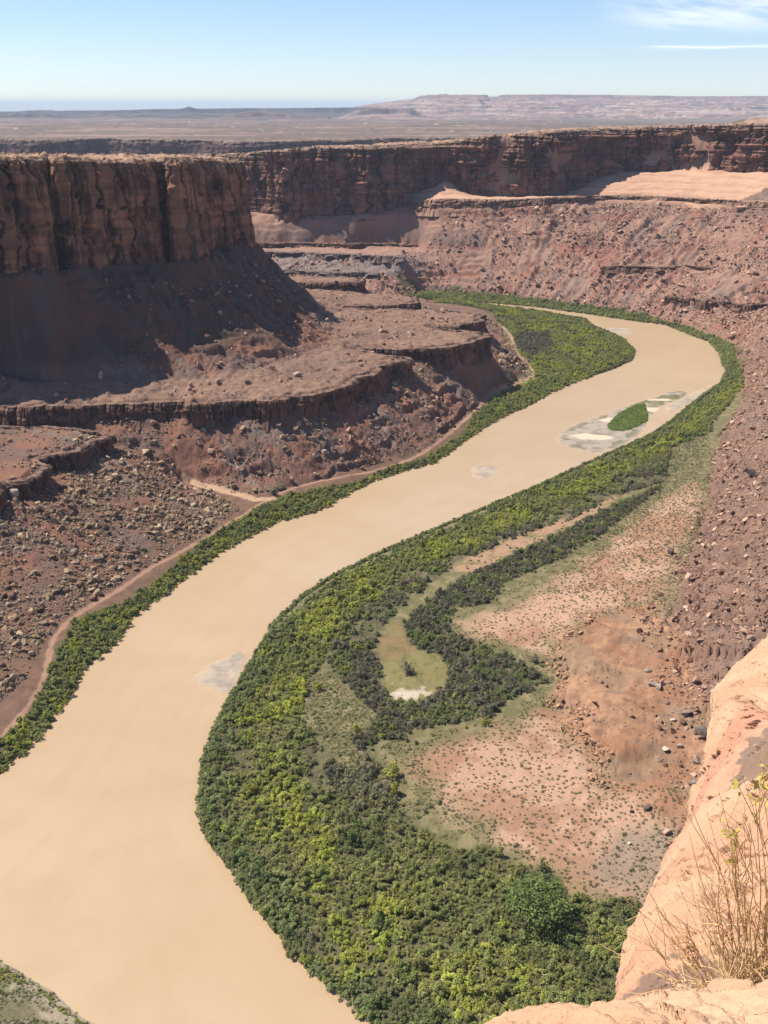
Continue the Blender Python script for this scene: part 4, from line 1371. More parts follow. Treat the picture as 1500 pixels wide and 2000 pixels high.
    # boulders the view picks out one by one
    NAMED = [
        (568, 858, 24, (0.36, 0.29, 0.225), 'largest pale blocky boulder on the slope below the terrace ledge'),
        (427, 750, 19, (0.44, 0.31, 0.22), 'flat pale boulder on the terrace, left of a dark block'),
        (483, 754, 17, (0.17, 0.11, 0.085), 'dark squat block resting on the open terrace beside a flat pale boulder'),
        (583, 734, 19, (0.46, 0.35, 0.27), 'flat whitish boulder lying alone on the terrace under the talus ridge'),
        (200, 748, 17, (0.46, 0.36, 0.27), 'upright pale block at the lower tip of the butte shadow'),
        (211, 774, 15, (0.43, 0.32, 0.25), 'rounded pale boulder close to the terrace rim at the butte shadow tip'),
        (143, 816, 17, (0.20, 0.145, 0.115), 'upright brown block standing at the foot of the terrace ledge'),
        (424, 719, 20, (0.22, 0.15, 0.115), 'wide dark boulder at the toe of the butte talus'),
        (27, 975, 24, (0.40, 0.33, 0.26), 'tall pale slab leaning under the lower ledge at the left edge'),
        (56, 996, 15, (0.37, 0.30, 0.235), 'pale block beside the leaning slab under the lower ledge'),
        (146, 1077, 17, (0.29, 0.245, 0.195), 'biggest light grey boulder in the dark rubble above the bank track'),
        (190, 1099, 22, (0.19, 0.155, 0.12), 'long grey slab with a dark hollow in the rubble above the bank track'),
        (634, 888, 14, (0.38, 0.32, 0.26), 'one of two pale neighbouring boulders low on the bowl slope, the right one'),
        (616, 889, 14, (0.26, 0.20, 0.16), 'greyer of two neighbouring boulders low on the bowl slope'),
        (1265, 1580, 19, (0.16, 0.115, 0.09), 'dark cube-like boulder alone on the red flat near the slickrock'),
        (1233, 1588, 11, (0.13, 0.09, 0.075), 'small dark rock just left of the cube-like boulder on the red flat'),
        (1340, 1400, 27, (0.29, 0.20, 0.16), 'flat-topped boulder with a dark overhang at the edge of the red flat'),
        (1273, 1341, 21, (0.26, 0.235, 0.215), 'blue grey slab on the red flat with a paler slab against it'),
        (1285, 1346, 20, (0.40, 0.32, 0.26), 'paler slab leaning on the blue grey slab on the red flat'),
        (1265, 1314, 15, (0.33, 0.26, 0.19), 'small tan boulder with a shadowed base above the blue grey slab'),
        (1300, 1468, 19, (0.52, 0.42, 0.33), 'whitest flat rock on the red flat, lying in the open'),
        (1327, 1460, 16, (0.42, 0.33, 0.26), 'pale rounded rock right of the whitest flat rock'),
        (1367, 1436, 30, (0.17, 0.135, 0.11), 'wide dark boulder pile block hard against the slickrock edge'),
        (1360, 1491, 16, (0.36, 0.30, 0.25), 'grey and white rock beside the slickrock edge'),
        (1356, 1531, 15, (0.25, 0.235, 0.22), 'bluish rock lowest beside the slickrock edge'),
        (1230, 1648, 12, (0.55, 0.47, 0.38), 'small white rock on the grey gravel hump'),
        (1470, 922, 21, (0.11, 0.085, 0.075), 'almost black block high on the right bouldery slope'),
        (1351, 1138, 17, (0.12, 0.085, 0.07), 'dark boulder farthest out on the sandy flat from the right slope'),
        (1310, 1081, 18, (0.16, 0.105, 0.085), 'dark low boulder on the sandy flat with a short shadow'),
        (1379, 1043, 21, (0.19, 0.125, 0.10), 'dark angular boulder at the toe of the right slope beside the sandy flat'),
        (1422, 896, 14, (0.17, 0.12, 0.095), 'brown boulder at the upper toe of the right slope by the green belt'),
        (1441, 412, 30, (0.50, 0.30, 0.225), 'huge pink block fallen from the sunlit slickrock bench'),
        (887, 529, 15, (0.37, 0.27, 0.21), 'pale block with a dark side on the far talus left of centre'),
        (1205, 512, 13, (0.40, 0.29, 0.22), 'pale boulder near the middle of the far talus'),
        (566, 785, 12, (0.22, 0.13, 0.095), 'brown block on the very edge of the terrace rim'),
        (1090, 585, 10, (0.42, 0.32, 0.25), 'pale boulder at the water side foot of the far talus'),
    ]
    for px, py, w, tint, lb in NAMED:
        x, y = hit(px, py)
        z = float(terr_z(np.array([x]), np.array([y]))[0])
        dep = project(x, y, z)[2]
        s = w * dep / F * 1.08
        k = rg.integers(0, len(BOULDER_ME))
        o = obj('boulder', BOULDER_ME[k])
        o.location = (x, y, z + 0.16 * s)
        tall = 1.5 if 'tall' in lb or 'upright' in lb else (0.8 if 'flat' in lb or 'slab' in lb else 1.05)
        o.scale = (s, s, s * tall)
        o.rotation_euler = (rg.uniform(-.2, .2), rg.uniform(-.2, .2), rg.uniform(0, 6.28))
        o['tint'] = tuple(q * 0.85 for q in tint)
        tag(o, lb, 'boulder')
    px, py, dep = project(X, Y, Z)
    scr = Sz * F / dep
    cand = np.argsort(-scr)[:2200]
    vis = cand[in_view(X[cand], Y[cand], Z[cand], 0.5 * Sz[cand])]
    pick = vis[:255]
    LAB = {
        0: ('boulder in the left spur rubble', 'boulders on the spur slope above the track'),
        1: ('boulder on the bowl below the terrace', 'boulders below the terrace ledge'),
        2: ('boulder on the terrace under the butte', 'boulders on the terrace under the butte'),
        3: ('boulder on the far talus', 'boulders on the far talus'),
        4: ('boulder on the slope beside the sandy flat', 'boulders on the near right slope'),
        5: ('rock on the red gullied flat', 'stray rocks on the red flat'),
        6: ('block at the foot of the butte wall', 'blocks at the foot of the butte wall'),
    }
    for i in pick:
        o = obj('boulder', BOULDER_ME[PK[i]])
        o.location = (X[i], Y[i], Z[i])
        o.rotation_euler = R[i]
        o.scale = SC[i]
        o['tint'] = tuple(float(q) for q in T[i])
        lb, gp = LAB[int(Zone[i])]
        lum = float(T[i].mean()) / 1.1
        tone = 'pale' if lum > 0.205 else ('mid toned' if lum > 0.145 else 'dark')
        shape = 'big' if Sz[i] > (8 if Zone[i] == 3 else 4.5) else 'smaller'
        zb = float(gsample('Z', X[i], Y[i]))
        where = {0: ['at the foot of the slope', 'half way up', 'close under the lower ledge'][int(zb > 14) + int(zb > 25)],
                 1: ['near the river track', 'half way up', 'close under the ledge'][int(zb > 16) + int(zb > 30)],
                 3: ['low near the water', 'half way up', 'high near the bench'][int(zb > 35) + int(zb > 80)]}.get(int(Zone[i]), 'far from the eye' if Y[i] > 620 else 'nearer the slickrock')
        tag(o, f'{shape} {tone} {lb[lb.index("boulder") if "boulder" in lb else lb.index("block") if "block" in lb else lb.index("rock"):]}, {where}', 'boulder', f'{shape} {tone} {gp}, {where}')
    rest = np.ones(len(X), bool); rest[pick] = False
    P = np.stack([X, Y, Z], 1)
    scatter('talus_rubble', 'loose rubble of smaller rocks strewn over all the talus slopes', BOULDER_PR, P[rest], R[rest], SC[rest], PK[rest], T[rest])



build_boulders()

# ------------------------------------------------------------------ shrubs


def cards(pts, nrm, size, rg, val, upright=0.0):
    """small leaf quads at pts facing about nrm"""
    n = len(pts)
    nrm = nrm * 0.6 + np.array([0, 0, 0.65]) + rg.normal(size=(n, 3)) * 0.5
    nrm /= np.linalg.norm(nrm, axis=1)[:, None]
    a = np.cross(nrm, rg.normal(size=(n, 3))); a /= np.linalg.norm(a, axis=1)[:, None]
    b = np.cross(nrm, a)
    s = size * rg.uniform(0.6, 1.3, n)[:, None]
    V = np.stack([pts - a * s, pts - b * s * 0.55, pts + a * s, pts + b * s * 0.55], 1).reshape(-1, 3)
    Fc = np.arange(4 * n).reshape(n, 4)
    return V, Fc, val


def shrub_mesh(name, seed, kind, mat):
    rg = np.random.default_rng(seed)
    P, N, val = [], [], []
    if kind == 'round':
        nl = rg.integers(6, 10)
        for _ in range(nl):
            th = rg.uniform(0, 2 * PI); r = rg.uniform(0.1, 0.75)
            c = np.array([r * math.cos(th), r * math.sin(th), rg.uniform(0.25, 1.1) * (1.15 - 0.6 * r)])
            R = rg.uniform(0.2, 0.46)
            n = 84
            d = rg.normal(size=(n, 3)); d[:, 2] = np.abs(d[:, 2]) * 0.9 - 0.25
            d /= np.linalg.norm(d, axis=1)[:, None]
            P.append(c + d * R * rg.uniform(0.7, 1.05, n)[:, None] * np.array([1, 1, 0.85])); N.append(d)
            val.append(rg.uniform(0.75, 1.25) * rg.uniform(0.75, 1.25, n))
        size = 0.115
    else:                                   # feathery: sprays rising from the ground
        for _ in range(26):
            th = rg.uniform(0, 2 * PI); el = rg.uniform(0.55, 1.45)
            L = rg.uniform(0.7, 1.25)
            d0 = np.array([math.cos(th) * math.cos(el), math.sin(th) * math.cos(el), math.sin(el)])
            t = rg.uniform(0.25, 1.0, 15)
            p = d0 * (t * L)[:, None] + np.array([0, 0, 1]) * (-0.18 * (t ** 2) * math.cos(el))[:, None] + rg.normal(size=(15, 3)) * 0.07
            P.append(p); N.append(np.tile(np.array([d0[0], d0[1], 0.5]), (15, 1)))
            val.append(rg.uniform(0.7, 1.25) * rg.uniform(0.7, 1.3, 15))
        size = 0.12
    P = np.concatenate(P); N = np.concatenate(N); val = np.concatenate(val)
    k = P[:, 2] > 0.02
    V, Fc, val = cards(P[k], N[k], size, rg, val[k])
    # woody stems
    sv, sf = [], []
    for _ in range(7):
        th = rg.uniform(0, 2 * PI); r = rg.uniform(0.15, 0.5)
        tip = np.array([r * math.cos(th), r * math.sin(th), rg.uniform(0.5, 0.9)])
        w = 0.025
        b0 = len(V) + len(sv)
        sv += [np.array([w, 0, -0.1]), np.array([-w, w, -0.1]), tip, tip + [0.008, 0.008, 0]]
        sf.append([b0, b0 + 1, b0 + 3, b0 + 2])
    V = np.concatenate([V, np.array(sv)]); Fc = np.concatenate([Fc, np.array(sf)])
    val = np.concatenate([val, np.full(len(sf), 0.8)])
    me = mesh_from(name, V, Fc, mat)
    a = me.attributes.new('leaf_value', 'FLOAT', 'FACE')
    a.data.foreach_set('value', val.astype(np.float32))
    return me


def tuft_mesh(seed):
    rg = np.random.default_rng(seed)
    n = 34
    th = rg.uniform(0, 2 * PI, n); r = np.sqrt(rg.uniform(0, 1, n))
    P = np.stack([r * np.cos(th), r * np.sin(th), 0.1 + 0.65 * np.sqrt(np.maximum(0, 1 - r * r)) * rg.uniform(0.5, 1, n)], 1)
    V, Fc, val = cards(P, P * [1, 1, 1.2], 0.30, rg, rg.uniform(0.7, 1.3, n))
    me = mesh_from('tuft', V, Fc, M_LEAF)
    me.attributes.new('leaf_value', 'FLOAT', 'FACE').data.foreach_set('value', val.astype(np.float32))
    return me


SHRUB_ME = [shrub_mesh('shrub', 40 + i, 'round', M_LEAF) for i in range(6)] + [shrub_mesh('shrub', 60 + i, 'feather', M_LEAF) for i in range(5)]
SHRUB_PR = [proto('shrub_source', m) for m in SHRUB_ME]
TUFT_ME = [tuft_mesh(80 + i) for i in range(5)]
TUFT_PR = [proto('tuft_source', m) for m in TUFT_ME]

DARK = np.array((0.205, 0.225, 0.082)); MID = np.array((0.305, 0.315, 0.104)); BRIGHT = np.array((0.425, 0.445, 0.078))
GREY = np.array((0.225, 0.210, 0.132)); BLUE = np.array((0.240, 0.268, 0.105)); PALE = np.array((0.23, 0.23, 0.124))


def jitter_grid(poly, step, rg):
    x0, y0 = poly.min(0); x1, y1 = poly.max(0)
    gx, gy = np.meshgrid(np.arange(x0, x1, step), np.arange(y0, y1, step))
    x = (gx + rg.uniform(-.5, .5, gx.shape) * step).ravel(); y = (gy + rg.uniform(-.5, .5, gy.shape) * step).ravel()
    m = inside(x, y, poly)
    return x[m], y[m]


def build_shrubs():
    rg = np.random.default_rng(21)
    X, Y, Rd, Ht, T, PK, Zone = [], [], [], [], [], [], []

    def put(zone, x, y, rad, hr, tint, feather):
        n = len(x)
        X.append(x); Y.append(y); Rd.append(rad); Ht.append(rad * hr)
        T.append(tint * rg.uniform(0.88, 1.13, n)[:, None] * (1 + rg.uniform(-.05, .05, (n, 3))))
        PK.append(np.where(feather, 6 + rg.integers(0, 5, n), rg.integers(0, 6, n)))
        Zone.append(np.full(n, zone))

    # right bank belt
    x, y = jitter_grid(BELT, 1.85, rg)
    d, _ = dist_poly(x, y, RB)
    n1 = fbm2(x / 16, y / 16, 3); n2 = fbm2(x / 34 + 5, y / 34, 3)
    wet = np.exp(-((d - 26 - 10 * n2) / 15) ** 2)
    br = 0.7 * wet + 0.6 * fbm2(x / 24 + 3, y / 24, 4) + 0.2 * n2 + rg.uniform(-.3, .3, len(x))
    gr = sst(d + 18 * n2, 32, 60) + 0.4 * fbm2(x / 12 + 9, y / 12, 2) + rg.uniform(-.2, .2, len(x))
    tint = np.tile(MID, (len(x), 1))
    tint = mixc(tint, GREY, sst(gr, 0.3, 0.8) * sst(y, 300, 360))
    tint = mixc(tint, BLUE, 1 - sst(d + 5 * n1, 8, 18))
    tint = mixc(tint, DARK, sst(fbm2(x / 20 + 31, y / 20, 3) - 0.4 * wet, 0.0, 0.4))
    tint = mixc(tint, BRIGHT, 0.9 * sst(br, 0.35, 1.0))
    tint = mixc(tint, A(0.26, 0.215, 0.13), 0.7 * (rg.uniform(0, 1, len(x)) < 0.02))
    # openings inland of the belt
    open_ = (fbm2(x / 18 + 70, y / 18, 3) + sst(d, 30, 55) * 0.55 * sst(y, 330, 380) - 0.15 * (y < 330)) > 0.58
    open_ &= y > 335
    keep = ~open_ | (rg.uniform(0, 1, len(x)) < 0.15)
    rad = (0.85 + 1.9 * rg.uniform(0, 1, len(x)) ** 2.4) * (1 + 0.25 * n2)
    put(0, x[keep], y[keep], rad[keep], rg.uniform(0.75, 1.55, keep.sum()), tint[keep], (rg.uniform(0, 1, len(x)) < 0.3 + 0.4 * sst(gr, .3, .8))[keep])
    # the fringe that hangs over the water
    for line, sgn, zn in ((RB[2:-2], -1, 0), (LB[2:], -1, 2)):
        for off_, st in ((1.2, 1.5), (2.8, 1.9)):
            q = offset(resample(line, st)[0], off_ * sgn)
            x, y = (q + rg.uniform(-.7, .7, q.shape)).T
            far_ = sst(np.hypot(x, y), 700, 1300)
            tint = mixc(np.tile(BLUE if zn == 0 else MID, (len(x), 1)), DARK, sst(fbm2(x / 13, y / 13, 3), -0.1, 0.3))
            zz = np.full(len(x), zn)
            if zn == 0:
                zz = np.where(y > 1000, 4, 0)
            else:
                zz = np.where(y > 980, 3, 2)
            put(zn, x, y, rg.uniform(1.0, 1.9, len(x)) * (1 + 0.3 * far_), rg.uniform(0.85, 1.25, len(x)), tint, np.zeros(len(x), bool))
            Zone[-1] = zz
    # dark tamarisk arc round the dry pond
    x, y = jitter_grid(ARC, 2.2, rg)
    keep = fbm2(x / 9 + 3, y / 9, 2) > -0.62
    x, y = x[keep], y[keep]
    tint = mixc(np.tile(GREY * 0.82, (len(x), 1)), DARK * 1.1, sst(fbm2(x / 14, y / 14, 3), -0.1, 0.4))
    tint = mixc(tint, BRIGHT * 0.8, (rg.uniform(0, 1, len(x)) < 0.02).astype(float))
    put(1, x, y, 1.0 + 1.7 * rg.uniform(0, 1, len(x)) ** 1.6, rg.uniform(0.75, 1.5, len(x)), tint, rg.uniform(0, 1, len(x)) < 0.65)
    # left bank belt
    x, y = jitter_grid(LBELT, 1.9, rg)
    n1 = fbm2(x / 14, y / 14, 3)
    tint = mixc(mixc(np.tile(MID, (len(x), 1)), DARK, sst(n1, -0.1, 0.3)), BRIGHT * 0.85, sst(fbm2(x / 11 + 8, y / 11, 3), 0.1, 0.5))
    put(2, x, y, 0.8 + 1.6 * rg.uniform(0, 1, len(x)) ** 2, rg.uniform(0.8, 1.6, len(x)), tint, rg.uniform(0, 1, len(x)) < 0.15)
    # green peninsula
    x, y = jitter_grid(PEN, 3.0, rg)
    d, _ = dist_poly(x, y, LB)
    n1 = fbm2(x / 26, y / 40, 3)
    tint = mixc(np.tile(MID, (len(x), 1)), BRIGHT * 0.85, sst(n1 + 0.2 * sst(d, 20, 50), 0.05, 0.5))
    tint = mixc(tint, DARK, sst(fbm2(x / 18 + 20, y / 24, 3), 0.05, 0.4) * 0.8)
    gp = edged(x, y, U([(1000, 655), (1070, 650), (1085, 680), (1040, 700), (1010, 685)], VZ), 5, 5)
    tint = mixc(tint, GREY * 0.8, gp)
    keep = (fbm2(x / 20 + 44, y / 25, 3) < 0.5) | (d < 20)
    keep &= ~inside(x, y, LFLAT) | (rg.uniform(0, 1, len(x)) < 0.3)
    put(3, x[keep], y[keep], rg.uniform(1.6, 2.9, keep.sum()), rg.uniform(0.9, 1.3, keep.sum()), tint[keep], rg.uniform(0, 1, keep.sum()) < 0.2)
    # strips along the far bank
    for poly in (FSTRIP, FSTRIP2):
        x, y = jitter_grid(poly, 2.7, rg)
        tint = mixc(np.tile(DARK * 1.25, (len(x), 1)), MID * 1.15, sst(fbm2(x / 14, y / 14, 3), -0.1, 0.3))
        put(4, x, y, rg.uniform(1.6, 3.0, len(x)), rg.uniform(0.9, 1.4, len(x)), tint, np.zeros(len(x), bool))
    # island thicket
    x, y = jitter_grid(ISLAND_GREEN, 1.1, rg)
    put(5, x, y, rg.uniform(0.8, 1.4, len(x)), rg.uniform(0.7, 1.1, len(x)), mixc(np.tile(A(0.20, 0.27, 0.075), (len(x), 1)), A(0.29, 0.34, 0.09), sst(fbm2(x / 8, y / 8, 2), -.1, .4)), np.zeros(len(x), bool))
    # bushes loose on the grass
    x, y = jitter_grid(GRASSY, 5.2, rg)
    inn = inside(x, y, BELT) | inside(x, y, ARC) | inside(x, y, POND)
    keep = (~inn) & (fbm2(x / 20, y / 20, 3) + rg.uniform(-.4, .4, len(x)) > 0.32)
    x, y = x[keep], y[keep]
    put(6, x, y, rg.uniform(0.7, 1.7, len(x)), rg.uniform(0.7, 1.1, len(x)), mixc(np.tile(GREY, (len(x), 1)), MID, rg.uniform(0, 1, len(x))), rg.uniform(0, 1, len(x)) < 0.5)
    mead = U([(590, 1330), (640, 1305), (700, 1370), (735, 1400), (700, 1470), (740, 1500), (680, 1500), (620, 1440)], VZ)
    x, y = jitter_grid(mead, 4.0, rg)
    put(6, x, y, rg.uniform(0.5, 1.3, len(x)), rg.uniform(0.6, 1.0, len(x)), mixc(np.tile(MID, (len(x), 1)), PALE, rg.uniform(0, 1, len(x))), rg.uniform(0, 1, len(x)) < 0.3)
    x, y = jitter_grid(LFLAT, 6, rg)
    put(6, x, y, rg.uniform(0.7, 1.5, len(x)), rg.uniform(0.7, 1.0, len(x)), np.tile(MID, (len(x), 1)), np.zeros(len(x), bool))
    x, y = jitter_grid(CHANNEL, 3.5, rg)
    k = rg.uniform(0, 1, len(x)) < 0.25
    put(6, x[k], y[k], rg.uniform(0.6, 1.3, k.sum()), rg.uniform(0.7, 1.0, k.sum()), np.tile(GREY, (k.sum(), 1)), np.ones(k.sum(), bool))
    # corner bank bottom left
    c0 = np.concatenate([U([(-60, 1850), (0, 1880), (35, 1896), (64, 1914), (40, 1915), (0, 1905), (-60, 1890)], VZ)])
    c1 = U([(64, 1916), (100, 1938), (140, 1974), (190, 2006), (170, 2006), (120, 1968), (90, 1940)], VZ)
    for poly in (c0, c1):
        x, y = jitter_grid(poly, 1.3, rg)
        put(7, x, y, rg.uniform(0.5, 1.1, len(x)), rg.uniform(0.6, 1.0, len(x)), mixc(np.tile(MID, (len(x), 1)), BRIGHT * 0.6, rg.uniform(0, 1, len(x))), np.zeros(len(x), bool))
    X, Y, Rd, Ht, T, PK, Zone = map(np.concatenate, (X, Y, Rd, Ht, T, PK, Zone))
    low = gsample('Z', X, Y) < 6.5
    X, Y, Rd, Ht, T, PK, Zone = (q[low] for q in (X, Y, Rd, Ht, T, PK, Zone))
    Z = np.maximum(terr_z(X, Y), 0.05) - 0.1
    Rz = rg.uniform(0, 2 * PI, len(X))
    SC = np.stack([Rd, Rd * rg.uniform(0.85, 1.15, len(X)), Ht], 1)
    NAMED = [
        (798, 1309, 34, GREY, 8, 0.8, 'lone dark bush standing in the middle of the dry pond'),
        (765, 1512, 38, BRIGHT * 0.8, 1, 0.6, 'bright green low bush, upper one beside the grass at the thicket edge'),
        (773, 1548, 34, BRIGHT * 0.72, 3, 0.6, 'bright green low bush, lower one beside the grass at the thicket edge'),
        (697, 1428, 26, BRIGHT * 0.85, 2, 0.8, 'single bright green bush on the sparse grass left of the dark tamarisks'),
        (623, 1342, 20, BRIGHT * 0.8, 0, 0.8, 'small bright bush at the upper end of the sparse grass'),
        (947, 1412, 20, BRIGHT * 0.7, 4, 0.8, 'small bright green bush below the dark tamarisk arc'),
        (1045, 1288, 24, GREY, 7, 0.8, 'dark bush alone on the grass right of the tamarisk arc'),
        (716, 1478, 20, GREY, 9, 0.9, 'last grey bush at the foot of the tamarisk arc on the grass'),
        (536, 962, 24, GREY * 1.1, 6, 0.8, 'grey bush on the sandy wash mouth behind the left bank belt'),
        (1060, 1698, 34, DARK, 10, 0.9, 'dark bush just above the big round tree'),
        (831, 1583, 14, GREY, 8, 0.8, 'tiny dark bush on the grey grass below the sand flat tip'),
    ]
    for px, py, w, tint, k, hr, lb in NAMED:
        x, y = hit(px, py + 6)
        z = float(terr_z(np.array([x]), np.array([y]))[0])
        r = w * project(x, y, z)[2] / F * 0.5
        o = obj('shrub', SHRUB_ME[k])
        o.location = (x, y, z - 0.1); o.scale = (r, r, r * 2 * hr); o.rotation_euler = (0, 0, rg.uniform(0, 6))
        o['tint'] = tuple(float(q) for q in tint)
        tag(o, lb, 'shrub')
    px, py, dep = project(X, Y, Z + Ht)
    scr = Rd * 2 * F / dep
    ok = (px > 5) & (px < 1495) & (py > 5) & (py < 1995)
    cand = np.argsort(-scr * ok)[:900]
    vis = cand[in_view(X[cand], Y[cand], Z[cand], Ht[cand])]
    pick = vis[:285]
    LAB = {0: ('shrub in the dense thicket along the near right bank', 'shrubs of the near right bank thicket'),
           1: ('shrub in the dark tamarisk arc around the dry pond', 'shrubs of the tamarisk arc'),
           2: ('shrub in the narrow green belt along the left bank', 'shrubs along the left bank'),
           3: ('shrub on the green peninsula in the bend', 'shrubs of the peninsula'),
           4: ('shrub in the strip along the far bank', 'shrubs along the far bank'),
           5: ('shrub in the island thicket', 'shrubs of the island'),
           6: ('low bush loose on the grass behind the thicket', 'bushes on the grass'),
           7: ('low bush on the meadow bank at the bottom left corner', 'bushes on the corner bank')}
    for i in pick:
        o = obj('shrub', SHRUB_ME[PK[i]])
        o.location = (X[i], Y[i], Z[i]); o.rotation_euler = (0, 0, Rz[i]); o.scale = SC[i]
        t = T[i]
        o['tint'] = tuple(float(q) for q in t)
        lum = t[1]; word = 'yellow green' if lum > 0.37 else ('olive green' if lum > 0.272 else ('grey green' if t[2] > 0.6 * t[1] else 'dark green'))
        form = 'feathery' if PK[i] >= 6 else 'rounded'
        lb, gp = LAB[int(Zone[i])]
        d_ = float(dist_poly(np.array([X[i]]), np.array([Y[i]]), RB)[0][0])
        row = 'by the water' if d_ < 9 else ('mid belt' if d_ < 30 else 'inland side')
        pr = py[i]
        at_ = 'near the bottom edge' if pr > 1850 else ('by the cottonwood' if pr > 1700 else ('left of the scrub flat' if pr > 1480 else ('beside the mud bar' if pr > 1240 else 'upstream of the pond')))
        sp = {0: 'near thicket', 1: 'tamarisk arc', 2: 'left bank belt', 3: 'peninsula', 4: 'far bank strip', 5: 'island thicket', 6: 'grass behind the thicket', 7: 'corner meadow bank'}[int(Zone[i])]
        if Zone[i] == 0:
            tag(o, f'{word} {form} shrub in the {sp}, {row}, {at_}', 'shrub', f'{word} {form} shrubs of the {sp} {row} {at_}')
        else:
            tag(o, f'{word} {form} shrub in the {sp}', 'shrub', f'{word} {form} {gp}')
    rest = np.ones(len(X), bool); rest[pick] = False
    R = np.stack([np.zeros(len(X)), np.zeros(len(X)), Rz], 1)
    P = np.stack([X, Y, Z], 1)
    scatter('shrub_thicket', 'dense tamarisk and willow thickets lining both river banks', SHRUB_PR, P[rest], R[rest], SC[rest], PK[rest], T[rest])


    # small desert scrub, grass clumps
    X, Y, S, T = [], [], [], []

    def tufts(poly, step, smin, smax, tints, dens):
        x, y = jitter_grid(poly, step, rg)
        k = rg.uniform(0, 1, len(x)) < dens(x, y)
        x, y = x[k], y[k]
        X.append(x); Y.append(y); S.append(rg.uniform(smin, smax, len(x)))
        T.append(np.array(tints)[rg.integers(0, len(tints), len(x))] * rg.uniform(0.75, 1.25, len(x))[:, None])
    sage = [(0.165, 0.15, 0.085), (0.13, 0.13, 0.065), (0.20, 0.18, 0.11), (0.12, 0.145, 0.055)]
    grs = [(0.20, 0.18, 0.085), (0.23, 0.20, 0.10), (0.16, 0.165, 0.065), (0.14, 0.15, 0.06)]
    for poly in (SAND_FLAT, SAND_FLAT2):
        grown = poly.mean(0) + (poly - poly.mean(0)) * 1.12
        tufts(grown, 1.75, 0.32, 0.8, sage, lambda x, y: 0.30 + 0.35 * sst(fbm2(x / 14, y / 14, 3), -0.3, 0.4))
    tufts(RED_FLAT, 2.4, 0.25, 0.6, sage, lambda x, y: 0.28 * sst(fbm2(x / 16, y / 16, 3), -0.1, 0.4))
    tufts(HUMP, 1.8, 0.25, 0.55, sage, lambda x, y: 0.4 + 0 * x)
    tufts(GRASSY, 1.15, 0.3, 0.65, grs, lambda x, y: 0.55 * sst(fbm2(x / 12 + 3, y / 12, 3), -0.5, 0.3) * (1 - 0.9 * edged(x, y, POND, 1, 1)))
    tufts(U([(590, 1330), (640, 1305), (700, 1370), (735, 1400), (700, 1470), (740, 1500), (680, 1500), (620, 1440)], VZ), 1.1, 0.3, 0.7, grs, lambda x, y: 0.6 + 0 * x)
    tufts(ARC, 2.4, 0.4, 0.7, grs, lambda x, y: 0.5 + 0 * x)
    tufts(POND, 2.6, 0.25, 0.5, grs, lambda x, y: 0.18 * (fbm2(x / 6, y / 6, 2) > 0))
    tufts(LFLAT, 2.2, 0.4, 0.8, grs, lambda x, y: 0.4 + 0 * x)
    tufts(np.concatenate([CORNER[3:-2], [(-62, 150), (-260, 150), (-260, 268)]]), 0.85, 0.22, 0.6, grs + [(0.07, 0.10, 0.03)], lambda x, y: 0.75 * sst(fbm2(x / 7, y / 7, 3), -0.5, 0.2))
    flat_r = U([(1385, 850), (1310, 880), (1240, 1000), (1060, 1150), (1330, 1250), (1345, 1090), (1375, 1000), (1390, 930)], VZ)
    tufts(flat_r, 2.0, 0.35, 0.85, sage, lambda x, y: 0.4 + 0.2 * sst(y, 520, 700))
    low_r = U([(1060, 1690), (1180, 1740), (1300, 1750), (1330, 1650), (1380, 1600), (1290, 1850)], VZ)
    tufts(low_r, 1.7, 0.35, 0.8, sage, lambda x, y: 0.4 + 0 * x)
    # juniper and blackbrush dots on terraces and rims
    def dots(x0, x1, y0, y1, n, smin, smax, cond, tints):
        x = rg.uniform(x0, x1, n); y = rg.uniform(y0, y1, n)
        k = cond(x, y, gsample('Z', x, y), gsample('slope', x, y))
        X.append(x[k]); Y.append(y[k]); S.append(rg.uniform(smin, smax, k.sum()))
        T.append(np.array(tints)[rg.integers(0, len(tints), k.sum())] * rg.uniform(0.75, 1.2, k.sum())[:, None])
    jun = [(0.10, 0.105, 0.06), (0.14, 0.13, 0.085)]
    dots(-420, 760, 860, 2000, 4500, 0.5, 1.4, lambda x, y, z, s: (z > 190) & (s < 0.3), jun)
    dots(-400, 120, 560, 1300, 5000, 0.3, 0.6, lambda x, y, z, s: (z > 50) & (z < 62) & (s < 0.25), sage)
    X, Y, S = map(np.concatenate, (X, Y, S)); T = np.concatenate(T)
    Z = terr_z(X, Y) - 0.05
    n = len(X)
    R = np.stack([np.zeros(n), np.zeros(n), rg.uniform(0, 6.28, n)], 1)
    SC = np.stack([S, S, S * rg.uniform(0.8, 1.3, n)], 1)
    scatter('desert_scrub', 'small desert scrub and grass clumps dotted over flats and terraces', TUFT_PR, np.stack([X, Y, Z], 1), R, SC, rg.integers(0, 5, n), T)



build_shrubs()

# ------------------------------------------------------------------ trees: trunk, limbs, crown


def tube_path(V, Fc, pts, radii, sides=5):
    pts = np.asarray(pts, float)
    base = len(V)
    T = np.gradient(pts, axis=0)
    for p, t, r in zip(pts, T, radii):
        t = t / (np.linalg.norm(t) + 1e-9)
        u = np.cross(t, [0.31, 0.83, 0.46]); u /= np.linalg.norm(u) + 1e-9
        w = np.cross(t, u)
        for k in range(sides):
            a = 2 * PI * k / sides
            V.append(p + r * (u * math.cos(a) + w * math.sin(a)))
    for i in range(len(pts) - 1):
        for k in range(sides):
            a = base + i * sides + k; b = base + i * sides + (k + 1) % sides
            Fc.append([a, b, b + sides, a + sides])


